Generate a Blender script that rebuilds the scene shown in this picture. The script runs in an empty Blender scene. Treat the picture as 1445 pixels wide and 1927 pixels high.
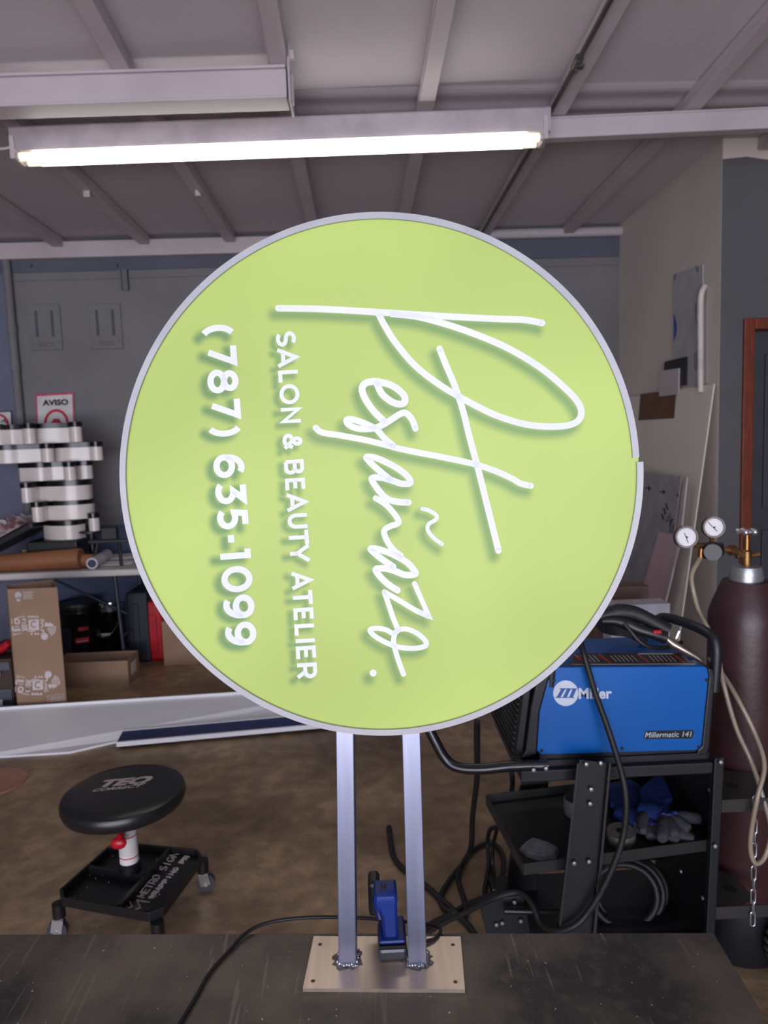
import bpy, bmesh, math, random
import numpy as np
from mathutils import Vector, Matrix
random.seed(7)
scene = bpy.context.scene
COL = scene.collection
R = math.radians

# ------------------------------------------------------------------ camera
F = 1337.0
HC = 1.55
yc = Vector((-42, 137, -F)).normalized()
zc = -Vector((443, -12940, -F)).normalized()
zc = (zc - yc * zc.dot(yc)).normalized()
xc = yc.cross(zc)
CM = Matrix((xc, yc, zc))            # camera -> world rotation
CP = Vector((0, 0, HC))
cd = bpy.data.cameras.new('camera')
cam = bpy.data.objects.new('camera', cd); COL.objects.link(cam)
cam.matrix_world = Matrix.Translation(CP) @ CM.to_4x4()
cd.sensor_fit = 'VERTICAL'; cd.sensor_height = 36; cd.sensor_width = 27
cd.lens = F / 1927 * 36
cd.clip_start = 0.02
cd.dof.use_dof = True; cd.dof.focus_distance = 1.03; cd.dof.aperture_fstop = 7.5
scene.camera = cam

# ------------------------------------------------------------------ light, exposure
W = bpy.data.worlds.new('world'); scene.world = W; W.use_nodes = True
bgn = W.node_tree.nodes['Background']
bgn.inputs[0].default_value = (0.62, 0.74, 1.0, 1); bgn.inputs[1].default_value = 0.85
def area(name, loc, rot, sx, sy, energy, col, portal=False):
    l = bpy.data.lights.new(name, 'AREA'); l.shape = 'RECTANGLE'; l.size = sx; l.size_y = sy
    l.energy = energy; l.color = col
    o = bpy.data.objects.new(name, l); COL.objects.link(o); o.location = loc; o.rotation_euler = rot
    if portal: l.cycles.is_portal = True
    return o
area('doorway_daylight', (-0.2, -4.95, 1.45), (R(90), 0, 0), 5.8, 2.7, 245, (0.78, 0.84, 1.0))
area('ceiling_fill', (-1.2, -3.8, 0.3), (R(128), 0, 0), 5.6, 1.8, 235, (1.0, 0.90, 0.92))  # added unseen light low behind the camera, tilted up to brighten the ceiling
scene.view_settings.view_transform = 'Standard'
scene.view_settings.look = 'None'
scene.view_settings.exposure = 0.0
scene.view_settings.gamma = 1
scene.view_settings.use_curve_mapping = False
TUBE_POWER = 9.0

# ------------------------------------------------------------------ helpers
def at(px, py, X=None, Y=None, Z=None):
    d = CM @ Vector((px - 722.5, 963.5 - py, -F))
    if X is not None: t = X / d.x
    elif Y is not None: t = Y / d.y
    else: t = (Z - HC) / d.z
    return CP + d * t
def lin(c):
    return tuple(((v / 255) / 12.92 if v / 255 <= 0.04045 else ((v / 255 + 0.055) / 1.055) ** 2.4) for v in c) + (1,)
MATS = {}
def mat(name, c, rough=0.5, metal=0.0, c2=None, scale=8, bump=0.0, bscale=40, emit=None, es=1.0, stretch=None, coat=0, alpha=1, trans=0, fac=(0.35, 0.65), detail=4):
    if name in MATS: return MATS[name]
    m = bpy.data.materials.new(name); m.use_nodes = True
    nt = m.node_tree; b = nt.nodes['Principled BSDF']
    b.inputs['Base Color'].default_value = lin(c); b.inputs['Roughness'].default_value = rough
    b.inputs['Metallic'].default_value = metal
    b.inputs['Coat Weight'].default_value = coat
    b.inputs['Transmission Weight'].default_value = trans
    b.inputs['Alpha'].default_value = alpha
    if c2 is None: c2 = tuple(v * 0.9 for v in c)
    tc = nt.nodes.new('ShaderNodeTexCoord'); mp = nt.nodes.new('ShaderNodeMapping')
    nt.links.new(tc.outputs['Object'], mp.inputs[0])
    if stretch: mp.inputs['Scale'].default_value = stretch
    n = nt.nodes.new('ShaderNodeTexNoise'); n.inputs['Scale'].default_value = scale; n.inputs['Detail'].default_value = detail
    nt.links.new(mp.outputs[0], n.inputs['Vector'])
    r = nt.nodes.new('ShaderNodeValToRGB'); r.color_ramp.elements[0].position = fac[0]; r.color_ramp.elements[1].position = fac[1]
    r.color_ramp.elements[0].color = lin(c); r.color_ramp.elements[1].color = lin(c2)
    nt.links.new(n.outputs['Fac'], r.inputs[0]); nt.links.new(r.outputs[0], b.inputs['Base Color'])
    if bump:
        n2 = nt.nodes.new('ShaderNodeTexNoise'); n2.inputs['Scale'].default_value = bscale; n2.inputs['Detail'].default_value = 5
        nt.links.new(mp.outputs[0], n2.inputs['Vector'])
        bp = nt.nodes.new('ShaderNodeBump'); bp.inputs['Strength'].default_value = bump; bp.inputs['Distance'].default_value = 0.01
        nt.links.new(n2.outputs['Fac'], bp.inputs['Height']); nt.links.new(bp.outputs[0], b.inputs['Normal'])
    if emit:
        b.inputs['Emission Color'].default_value = lin(emit); b.inputs['Emission Strength'].default_value = es
    MATS[name] = m
    return m

ROOTS = {}
def props(o, label=None, cat=None, group=None, kind=None):
    if label: o['label'] = label
    if cat: o['category'] = cat
    if group: o['group'] = group
    if kind: o['kind'] = kind
    return o
def thing(name, loc, label, cat, group=None):
    o = bpy.data.objects.new(name, None); COL.objects.link(o); o.location = loc; o.empty_display_size = 0.05
    ROOTS[o.name] = Vector(loc)
    return props(o, label, cat, group)
def obj(name, bm, m, parent=None, smooth=False, bevel=0, label=None, cat=None, group=None, kind=None, recalc=True):
    """link a bmesh given in world coordinates as one mesh object"""
    if recalc: bmesh.ops.recalc_face_normals(bm, faces=bm.faces[:])
    if parent is not None:
        org = ROOTS[parent.name]; bmesh.ops.translate(bm, verts=bm.verts, vec=-org)
    me = bpy.data.meshes.new(name); bm.to_mesh(me); bm.free()
    o = bpy.data.objects.new(name, me); COL.objects.link(o)
    me.materials.append(m)
    if smooth:
        for p in me.polygons: p.use_smooth = True
        es = o.modifiers.new('split', 'EDGE_SPLIT'); es.split_angle = R(38)
    if bevel:
        bv = o.modifiers.new('bevel', 'BEVEL'); bv.width = bevel; bv.segments = 2; bv.limit_method = 'ANGLE'; bv.angle_limit = R(40)
    if parent is not None:
        o.parent = parent
        if parent.type != 'EMPTY' and parent.parent is None and ROOTS[parent.name].length == 0: pass
        ROOTS[o.name] = org
    else: ROOTS[o.name] = Vector((0, 0, 0))
    return props(o, label, cat, group, kind)
def B(): return bmesh.new()
def box(bm, c, s, rot=None):
    """c centre, s full size"""
    mtx = Matrix.Translation(c)
    if rot is not None: mtx = mtx @ rot.to_4x4()
    bmesh.ops.create_cube(bm, size=1, matrix=mtx @ Matrix.Diagonal((s[0], s[1], s[2], 1)))
    return bm
def bb(bm, a, b):
    a = Vector(a); b = Vector(b)
    return box(bm, (a + b) / 2, [max(abs(v), 1e-5) for v in (b - a)])
def hexa(bm, bot, top):
    """prism between two equal loops of points"""
    n = len(bot); v0 = [bm.verts.new(p) for p in bot]; v1 = [bm.verts.new(p) for p in top]
    bm.faces.new(v0[::-1]); bm.faces.new(v1)
    for i in range(n): bm.faces.new((v0[i], v0[(i + 1) % n], v1[(i + 1) % n], v1[i]))
    return bm
def prism(bm, pts, vec):
    vec = Vector(vec); return hexa(bm, [Vector(p) for p in pts], [Vector(p) + vec for p in pts])
def beam(bm, a, b, w, h, up=(0, 0, 1)):
    a = Vector(a); b = Vector(b); d = (b - a).normalized(); up = Vector(up)
    s = d.cross(up).normalized() * w / 2; u = s.cross(d).normalized() * h / 2
    q = lambda p: [p - s - u, p + s - u, p + s + u, p - s + u]
    return hexa(bm, q(a), q(b))
def spline(pts, n=8, closed=False):
    pts = [Vector(p) for p in pts]; m = len(pts); out = []
    rng = range(m) if closed else range(m - 1)
    for i in rng:
        if closed: p0, p1, p2, p3 = pts[(i - 1) % m], pts[i], pts[(i + 1) % m], pts[(i + 2) % m]
        else: p0, p1, p2, p3 = pts[max(i - 1, 0)], pts[i], pts[i + 1], pts[min(i + 2, m - 1)]
        for k in range(n):
            t = k / n
            out.append(0.5 * ((2 * p1) + (p2 - p0) * t + (2 * p0 - 5 * p1 + 4 * p2 - p3) * t * t + (3 * p1 - p0 - 3 * p2 + p3) * t ** 3))
    if not closed: out.append(pts[-1])
    return out
def tube(bm, pts, r, n=10, smooth=0, closed=False, caps=True, sx=1.0):
    pts = [Vector(p) for p in pts]
    if smooth:
        if isinstance(r, (list, tuple)):
            rr = []
            for i in range(len(r) - 1):
                for k in range(smooth): rr.append(r[i] + (r[i + 1] - r[i]) * k / smooth)
            rr.append(r[-1]); r = rr
        pts = spline(pts, smooth, closed)
    m = len(pts); rs = r if isinstance(r, (list, tuple)) else [r] * m
    rings = []; up = None
    for i, p in enumerate(pts):
        if closed: t = (pts[(i + 1) % m] - pts[i - 1]).normalized()
        else: t = (pts[min(i + 1, m - 1)] - pts[max(i - 1, 0)])
        if t.length < 1e-9: t = Vector((0, 0, 1))
        t.normalize()
        if up is None:
            a = Vector((0, 0, 1)) if abs(t.z) < 0.9 else Vector((0, 1, 0))
            up = (a - t * a.dot(t)).normalized()
        else: up = (up - t * up.dot(t)).normalized()
        s = t.cross(up)
        rings.append([bm.verts.new(p + (up * math.cos(2 * math.pi * k / n) + s * sx * math.sin(2 * math.pi * k / n)) * rs[i]) for k in range(n)])
    for i in range(m if closed else m - 1):
        a, b = rings[i], rings[(i + 1) % m]
        for k in range(n): bm.faces.new((a[k], a[(k + 1) % n], b[(k + 1) % n], b[k]))
    if caps and not closed:
        bm.faces.new(rings[0][::-1]); bm.faces.new(rings[-1])
    return bm
def lathe(bm, prof, c, axis='Z', n=40, mtx=None):
    """prof: list of (radius, height)"""
    rings = []
    for r_, h in prof:
        ring = []
        for k in range(n):
            a = 2 * math.pi * k / n; p = Vector((r_ * math.cos(a), r_ * math.sin(a), h))
            if mtx is not None: p = mtx @ p
            elif axis == 'Y': p = Vector((p.x, p.z, p.y))
            elif axis == 'X': p = Vector((p.z, p.x, p.y))
            ring.append(bm.verts.new(p + Vector(c)))
        rings.append(ring)
    for i in range(len(rings) - 1):
        for k in range(n): bm.faces.new((rings[i][k], rings[i][(k + 1) % n], rings[i + 1][(k + 1) % n], rings[i + 1][k]))
    if prof[0][0] > 1e-6: bm.faces.new(rings[0][::-1])
    if prof[-1][0] > 1e-6: bm.faces.new(rings[-1])
    bmesh.ops.remove_doubles(bm, verts=bm.verts, dist=1e-6)
    return bm
def ball(bm, c, r, seg=14):
    bmesh.ops.create_uvsphere(bm, u_segments=seg, v_segments=seg // 2 + 2, radius=1,
        matrix=Matrix.Translation(c) @ Matrix.Diagonal((r[0], r[1], r[2], 1) if isinstance(r, (tuple, list)) else (r, r, r, 1)))
    return bm

# 2D stroke lettering
def arc(cx, cy, rx, ry, a0, a1, n=14):
    return [(cx + rx * math.cos(R(a0 + (a1 - a0) * i / n)), cy + ry * math.sin(R(a0 + (a1 - a0) * i / n))) for i in range(n + 1)]
G = {
 '7': [[(0, 1), (1, 1), (.33, 0)]],
 '8': [arc(.5, .77, .42, .23, 90, 450, 26), arc(.5, .27, .5, .27, 90, 450, 28)],
 '6': [arc(.52, .31, .48, .31, 0, 360, 26), arc(.6, .42, .56, .58, 185, 62, 14)],
 '9': [arc(.48, .69, .48, .31, 0, 360, 26), arc(.4, .58, .56, .58, 5, -118, 14)],
 '3': [[(.05, 1), (.93, 1), (.42, .6)] + arc(.45, .3, .55, .3, 88, -142, 16)],
 '5': [[(.92, 1), (.18, 1), (.1, .57), (.4, .6)] + arc(.45, .3, .55, .3, 80, -140, 16)],
 '1': [[(0, 1), (.72, 1), (.72, -.1)]],
 '0': [arc(.5, .5, .5, .5, 0, 360, 30)],
 '-': [[(0, .38), (1, .38)]],
 '(': [arc(1.0, .43, .9, .62, 115, 245, 14)],
 ')': [arc(0, .43, .9, .62, 65, -65, 14)],
 'S': [arc(.5, .745, .45, .255, 40, 270, 14) + arc(.5, .245, .48, .245, 90, -142, 14)],
 'A': [[(-.03, -.08), (.5, 1.04), (1.03, -.08)], [(.2, .25), (.8, .25)]],
 'L': [[(.05, 1.1), (.05, 0), (1.08, 0)]],
 'O': [arc(.5, .5, .5, .5, 0, 360, 28)],
 'N': [[(.05, -.1), (.05, 1.0), (.95, 0), (.95, 1.1)]],
 '&': [[(1.0, .0), (.3, .62)] + arc(.48, .79, .22, .21, 200, -60, 12) + [(.2, .45)] + arc(.4, .25, .4, .25, 140, 300, 10) + [(.78, .2), (.95, .5)]],
 'B': [[(.05, 0), (.05, 1), (.55, 1)] + arc(.6, .77, .3, .23, 90, -90, 8) + [(.1, .54)], [(.55, .54)] + arc(.64, .27, .32, .27, 90, -90, 9) + [(.05, 0)]],
 'E': [[(1.0, 1), (.05, 1), (.05, 0), (1.05, 0)], [(.05, .5), (.9, .5)]],
 'U': [[(.03, 1.1), (.03, .4)] + arc(.5, .4, .47, .4, 180, 360, 12) + [(.97, 1.1)]],
 'T': [[(-.08, 1), (1.08, 1)], [(.5, 1), (.5, -.1)]],
 'Y': [[(-.03, 1.08), (.5, .36), (1.03, 1.08)], [(.5, .4), (.5, -.1)]],
 'I': [[(.5, -.1), (.5, 1.1)]],
 'R': [[(.05, -.1), (.05, 1), (.5, 1)] + arc(.55, .69, .4, .31, 90, -90, 10) + [(.1, .38)], [(.6, .36), (.98, -.1)]],
 'C': [arc(.5, .5, .5, .5, 45, 315, 22)],
}
def ribbon(pts, w, closed=False):
    """2D strip with mitred corners -> list of (left,right)"""
    P = [Vector((p[0], p[1])) for p in pts]
    Q = [P[0]]
    for p in P[1:]:
        if (p - Q[-1]).length > 1e-6: Q.append(p)
    P = Q; out = []
    if closed and (P[0] - P[-1]).length < 1e-5: P = P[:-1]
    m = len(P)
    for i, p in enumerate(P):
        a = (p - P[i - 1]) if (i > 0 or closed) else None
        b = (P[(i + 1) % m] - p) if (i < m - 1 or closed) else None
        a = a or b; b = b or a; a = a.normalized(); b = b.normalized()
        na = Vector((-a.y, a.x)); nb = Vector((-b.y, b.x)); mm = na + nb
        if mm.length < 0.2: mm = na
        mm.normalize(); k = 1 / max(mm.dot(na), 0.42)
        out.append((p + mm * w / 2 * k, p - mm * w / 2 * k))
    if closed: out.append(out[0])
    return out
def marks(bm, strokes, fn, depth):
    """strokes: (pts, width, roundcaps) in 2D; fn maps 2D -> 3D; depth: thickness vector (towards the surface)"""
    depth = Vector(depth)
    for pts, w, rc in strokes:
        if len(pts) == 1:
            c = pts[0]; loop = [fn(c[0] + w / 2 * math.cos(2 * math.pi * k / 20), c[1] + w / 2 * math.sin(2 * math.pi * k / 20)) for k in range(20)]
            prism(bm, loop, depth); continue
        closed = (Vector(pts[0][:2]) - Vector(pts[-1][:2])).length < 1e-5 and len(pts) > 3
        rb = ribbon(pts, w, closed)
        L = [fn(*a) for a, b in rb]; Rr = [fn(*b) for a, b in rb]
        vl = [bm.verts.new(p) for p in L]; vr = [bm.verts.new(p) for p in Rr]
        bl = [bm.verts.new(p + depth) for p in L]; br = [bm.verts.new(p + depth) for p in Rr]
        for i in range(len(L) - 1):
            bm.faces.new((vl[i], vr[i], vr[i + 1], vl[i + 1])); bm.faces.new((bl[i], bl[i + 1], br[i + 1], br[i]))
            bm.faces.new((vl[i], vl[i + 1], bl[i + 1], bl[i])); bm.faces.new((vr[i], br[i], br[i + 1], vr[i + 1]))
        if not closed:
            bm.faces.new((vl[0], bl[0], br[0], vr[0])); bm.faces.new((vl[-1], vr[-1], br[-1], bl[-1]))
        if rc:
            for c in (pts[0], pts[-1]):
                loop = [fn(c[0] + w / 2 * math.cos(2 * math.pi * k / 16), c[1] + w / 2 * math.sin(2 * math.pi * k / 16)) for k in range(16)]
                prism(bm, loop, depth)
    return bm
def word(spans, O, U, V, cap, w, sw=None):
    """glyphs placed on a slanted line: spans = [(char, a0, a1)] along U (unit), height along V (unit)"""
    O = Vector(O); U = Vector(U); V = Vector(V); out = []
    for ch, a0, a1 in spans:
        if ch == '(' : a0b, a1b = a0, a1
        for s in G[ch]:
            pts = []
            for x, y in s:
                a = a0 + w / 2 + x * max(a1 - a0 - w, 0.01); b = w / 2 + y * (cap - w)
                q = O + U * a + V * b; pts.append((q.x, q.y))
            out.append((pts, w, False))
    return out
def simple_word(txt, O, U, V, w, gap=0.22):
    """fill the parallelogram O,U,V with stroke letters (2D)"""
    n = len(txt); O = Vector(O); U = Vector(U); V = Vector(V); out = []
    for i, ch in enumerate(txt):
        if ch == ' ': continue
        for s in G[ch]:
            out.append(([tuple(O + U * ((i + gap / 2 + x * (1 - gap)) / n) + V * y) for x, y in s], w, False))
    return out
G['M'] = [[(0, -.1), (0, 1), (.5, .3), (1, 1), (1, -.1)]]
G['G'] = [arc(.5, .5, .5, .5, 45, 320, 22) + [(.95, .45), (.6, .45)]]
G['W'] = [[(0, 1), (.25, 0), (.5, .9), (.75, 0), (1, 1)]]
G['P'] = [[(.05, -.1), (.05, 1), (.5, 1)] + arc(.55, .69, .4, .31, 90, -90, 10) + [(.1, .38)]]
G['Q'] = [arc(.5, .5, .5, .5, 0, 360, 22), [(.6, .3), (1, -.1)]]
G['V'] = [[(0, 1), (.5, 0), (1, 1)]]
def font_mesh(bm, txt, fn, depth, bold=0.0):
    """built-in font lettering; fn maps (u 0..1, v in cap heights) -> 3D"""
    cu = bpy.data.curves.new('t', 'FONT'); cu.body = txt; cu.offset = bold; cu.resolution_u = 3
    o = bpy.data.objects.new('t', cu); COL.objects.link(o)
    dg = bpy.context.evaluated_depsgraph_get(); me = o.evaluated_get(dg).to_mesh()
    co = [v.co.copy() for v in me.vertices]; fs = [tuple(p.vertices) for p in me.polygons]
    o.evaluated_get(dg).to_mesh_clear(); bpy.data.objects.remove(o); bpy.data.curves.remove(cu)
    x0 = min(c.x for c in co); x1 = max(c.x for c in co); y0 = 0.0; y1 = max(c.y for c in co)
    vs = [bm.verts.new(Vector(fn((c.x - x0) / (x1 - x0), (c.y - y0) / (y1 - y0))) - Vector(depth)) for c in co]
    for f in fs:
        try: bm.faces.new([vs[i] for i in f])
        except ValueError: pass
    return bm

# ------------------------------------------------------------------ materials
M_wall = mat('wall_grey_paint', (124, 121, 124), 0.75, c2=(115, 112, 115), scale=2, bump=.15, bscale=60)
M_wall_blue = mat('wall_blue_paint', (82, 93, 122), 0.75, c2=(74, 85, 113), scale=2, bump=.1)
M_wall_navy = mat('wall_navy_paint', (90, 94, 108), 0.7, c2=(82, 86, 100), scale=2, bump=.1)
M_wall_cream = mat('wall_cream_paint', (208, 197, 190), 0.8, c2=(200, 189, 182), scale=1.5, bump=.1)
M_wall_slate = mat('wall_slate_paint', (94, 93, 95), 0.75, c2=(88, 87, 89), scale=1.5, bump=.1)
M_ceil = mat('ceiling_paint', (192, 183, 187), 0.7, c2=(183, 174, 178), scale=1.2, bump=.12, bscale=30)
M_raft = mat('rafter_paint', (190, 178, 182), 0.5, c2=(180, 168, 172), scale=3)
M_trim = mat('trim_paint', (196, 184, 188), 0.45, c2=(186, 174, 178), scale=3)
def floor_mat():
    m = bpy.data.materials.new('stained_concrete'); m.use_nodes = True; nt = m.node_tree; b = nt.nodes['Principled BSDF']
    tc = nt.nodes.new('ShaderNodeTexCoord')
    def noise(s, d, o=0):
        n = nt.nodes.new('ShaderNodeTexNoise'); n.inputs['Scale'].default_value = s; n.inputs['Detail'].default_value = d
        nt.links.new(tc.outputs['Object'], n.inputs['Vector']); return n
    def ramp(n, p0, p1, c0, c1):
        r = nt.nodes.new('ShaderNodeValToRGB'); r.color_ramp.elements[0].position = p0; r.color_ramp.elements[1].position = p1
        r.color_ramp.elements[0].color = c0; r.color_ramp.elements[1].color = c1; nt.links.new(n.outputs['Fac'], r.inputs[0]); return r
    r1 = ramp(noise(1.6, 8), .38, .62, lin((128, 106, 82)), lin((176, 150, 118)))
    r2 = ramp(noise(14, 8), .4, .68, (0.72, 0.72, 0.72, 1), (1.12, 1.1, 1.06, 1))
    r3 = ramp(noise(70, 3), .69, .73, (0, 0, 0, 1), (1, 1, 1, 1))
    mx = nt.nodes.new('ShaderNodeMix'); mx.data_type = 'RGBA'; mx.blend_type = 'MULTIPLY'; mx.inputs[0].default_value = 1
    nt.links.new(r1.outputs[0], mx.inputs[6]); nt.links.new(r2.outputs[0], mx.inputs[7])
    m2 = nt.nodes.new('ShaderNodeMix'); m2.data_type = 'RGBA'; nt.links.new(r3.outputs[0], m2.inputs[0])
    nt.links.new(mx.outputs[2], m2.inputs[6]); m2.inputs[7].default_value = lin((170, 160, 150))
    nt.links.new(m2.outputs[2], b.inputs['Base Color']); b.inputs['Roughness'].default_value = 0.42
    bp = nt.nodes.new('ShaderNodeBump'); bp.inputs['Strength'].default_value = .25; bp.inputs['Distance'].default_value = .01
    nt.links.new(noise(30, 6).outputs['Fac'], bp.inputs['Height']); nt.links.new(bp.outputs[0], b.inputs['Normal'])
    return m
M_floor = floor_mat()
def bench_mat():
    m = bpy.data.materials.new('scratched_steel'); m.use_nodes = True; nt = m.node_tree; b = nt.nodes['Principled BSDF']
    tc = nt.nodes.new('ShaderNodeTexCoord')
    def noise(s, d, st=None, rot=0):
        mp = nt.nodes.new('ShaderNodeMapping'); nt.links.new(tc.outputs['Object'], mp.inputs[0])
        if st: mp.inputs['Scale'].default_value = st
        mp.inputs['Rotation'].default_value = (0, 0, rot)
        n = nt.nodes.new('ShaderNodeTexNoise'); n.inputs['Scale'].default_value = s; n.inputs['Detail'].default_value = d
        nt.links.new(mp.outputs[0], n.inputs['Vector']); return n
    def ramp(n, p0, p1, c0, c1):
        r = nt.nodes.new('ShaderNodeValToRGB'); r.color_ramp.elements[0].position = p0; r.color_ramp.elements[1].position = p1
        r.color_ramp.elements[0].color = c0; r.color_ramp.elements[1].color = c1; nt.links.new(n.outputs['Fac'], r.inputs[0]); return r
    base = ramp(noise(6, 9), .36, .66, lin((60, 58, 56)), lin((114, 104, 92))).outputs[0]
    def over(a, f, col):
        x = nt.nodes.new('ShaderNodeMix'); x.data_type = 'RGBA'; nt.links.new(f, x.inputs[0]); nt.links.new(a, x.inputs[6]); x.inputs[7].default_value = col; return x.outputs[2]
    K = (0, 0, 0, 1)
    base = over(base, ramp(noise(45, 6), .5, .75, K, (.5, .5, .5, 1)).outputs[0], lin((112, 98, 86)))
    for rot in (.4, 1.3, 2.4):
        base = over(base, ramp(noise(90, 2, (1, .05, 1), rot), .68, .72, K, (.5, .5, .5, 1)).outputs[0], lin((140, 130, 120)))
    base = over(base, ramp(noise(170, 1), .765, .785, K, (1, 1, 1, 1)).outputs[0], lin((215, 212, 208)))
    nt.links.new(base, b.inputs['Base Color']); b.inputs['Metallic'].default_value = .35; b.inputs['Roughness'].default_value = .45
    bp = nt.nodes.new('ShaderNodeBump'); bp.inputs['Strength'].default_value = .2; bp.inputs['Distance'].default_value = .003
    nt.links.new(noise(120, 5).outputs['Fac'], bp.inputs['Height']); nt.links.new(bp.outputs[0], b.inputs['Normal'])
    return m
M_bench = bench_mat()
M_white = mat('white_acrylic_return', (232, 222, 216), 0.22, c2=(222, 212, 206), scale=4)
M_blacktrim = mat('black_trim_cap', (14, 14, 16), 0.25)
M_black = mat('black_plastic', (20, 20, 23), 0.4)
M_blacksteel = mat('black_powder_coat', (11, 13, 20), 0.5, c2=(15, 17, 24), scale=30)
M_rubber = mat('black_rubber', (22, 22, 24), 0.55, bump=.2)
M_chrome = mat('chrome', (235, 236, 240), 0.14, .9)
M_bolt = mat('zinc_bolt', (190, 192, 200), 0.3, .8)
M_alu = mat('brushed_aluminium', (158, 164, 188), 0.32, .85, c2=(134, 140, 164), scale=40, stretch=(1, 1, .08), fac=(.3, .7))
M_alu_plate = mat('brushed_plate', (228, 208, 190), 0.36, .7, c2=(186, 168, 152), scale=30, stretch=(1, .06, 1), fac=(.3, .7))
M_card = mat('cardboard', (158, 128, 104), 0.8, c2=(146, 118, 96), scale=5)
M_kraft = mat('kraft_brown', (150, 98, 66), 0.5, c2=(138, 90, 60), scale=5)
M_plastic_white = mat('white_plastic_top', (206, 200, 196), 0.45, c2=(196, 190, 186), scale=5)
M_red = mat('red_plastic', (190, 22, 40), 0.35)
M_brass = mat('brass', (170, 130, 84), 0.35, .9, c2=(120, 88, 56), scale=25)
M_paper = mat('white_paper', (222, 218, 216), 0.7)
M_ink = mat('black_ink', (18, 18, 20), 0.6)
M_redink = mat('red_ink', (196, 30, 52), 0.5)
M_whiteink = mat('white_ink', (218, 206, 206), 0.6)
M_greyink = mat('grey_ink', (200, 190, 190), 0.6)
M_blueink = mat('blue_ink', (40, 80, 170), 0.5)
M_navyink = mat('dark_blue_ink', (30, 50, 80), 0.5)

# ------------------------------------------------------------------ setting
XR, YB, XL, XF, YF = 2.0, 5.5, -4.2, 3.7, -5.0
YC = 3.95
ZT = 3.09
bm = B(); bb(bm, (XL - .2, YF - 2.5, -.1), (XF + .2, YB + .2, 0)); obj('floor', bm, M_floor, kind='structure')
# ceiling: flat at the back, rippled at the joint, rising towards the open front
prof = [(YB + .2, ZT), (3.68, ZT)]
for i in range(17):
    y = 3.66 - i * .02; prof.append((y, ZT + max(0, 3.45 - y) * .13 + .005 * math.sin(i * .8)))
prof.append((YF - .2, ZT + (3.45 - YF + .2) * .13))
bm = B(); vs = []
hexa(bm, [Vector((XL - .2, y, z)) for y, z in prof] + [Vector((XL - .2, prof[-1][0], 4.4)), Vector((XL - .2, YB + .2, 4.4))],
     [Vector((XF + .2, y, z)) for y, z in prof] + [Vector((XF + .2, prof[-1][0], 4.4)), Vector((XF + .2, YB + .2, 4.4))])
obj('ceiling', bm, M_ceil, kind='structure')
xp = at(22, 600, Y=YB).x
bm = B(); bb(bm, (xp, YB, .97), (XR + .05, YB + .1, 2.86)); obj('wall_back', bm, M_wall, kind='structure')
bm = B(); bb(bm, (XL, YB - .0, 0), (xp, YB + .1, 2.86)); obj('wall_back_left_bay', bm, mat('wall_blue_grey', (112, 114, 134), .75, c2=(104, 106, 128)), kind='structure')
bm = B(); bb(bm, (XL, YB - .012, 2.86), (XR + .05, YB + .1, ZT)); obj('wall_back_header', bm, M_wall_navy, kind='structure')
bm = B(); bb(bm, (xp, YB - .008, 0), (XR + .05, YB + .1, .97)); obj('wall_back_lower', bm, M_wall_blue, kind='structure')
bm = B(); bb(bm, (XR, YC, 0), (XR + .1, YB + .1, ZT)); obj('wall_right', bm, M_wall_cream, kind='structure')
bm = B(); bb(bm, (XL - .1, YF, 0), (XL, YB + .1, 4.0)); obj('wall_left', bm, M_wall, kind='structure')
bm = B(); bb(bm, (XF, YF, 0), (XF + .1, YC + 1.2, 4.0)); obj('wall_far_right', bm, M_wall_slate, kind='structure')
dx0 = at(1398, 600, Y=YC).x; dz = at(1398, 600, Y=YC).z; dx1 = dx0 + .95
bm = B(); bb(bm, (XR + .001, YC, 0), (dx0 + .02, YC + .1, ZT)); bb(bm, (dx1 - .02, YC, 0), (XF, YC + .1, ZT)); bb(bm, (dx0 + .02, YC, dz - .02), (dx1 - .02, YC + .1, ZT))
obj('wall_front_right', bm, M_wall_slate, kind='structure')
M_doorwood = mat('stained_door_wood', (128, 54, 24), 0.5, c2=(98, 40, 18), scale=12, stretch=(8, 8, .6))
d = thing('door_1', (dx0, YC, 0), None, None); props(d, kind='structure')
bm = B(); bb(bm, (dx0, YC - .02, 0), (dx0 + .06, YC + .1, dz)); bb(bm, (dx1 - .06, YC - .02, 0), (dx1, YC + .1, dz)); bb(bm, (dx0 + .061, YC - .02, dz - .06), (dx1 - .061, YC + .1, dz))
obj('door_frame', bm, M_doorwood, d, bevel=.004)
bm = B(); bb(bm, (dx0 + .062, YC + .06, 0.01), (dx1 - .062, YC + .095, dz - .062))
for z0, z1 in ((.2, .95), (1.08, 1.95)): bb(bm, (dx0 + .16, YC + .045, z0), (dx1 - .16, YC + .062, z1))
obj('door_panel', bm, mat('dark_door', (62, 62, 68), .6), d, bevel=.004)
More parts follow.
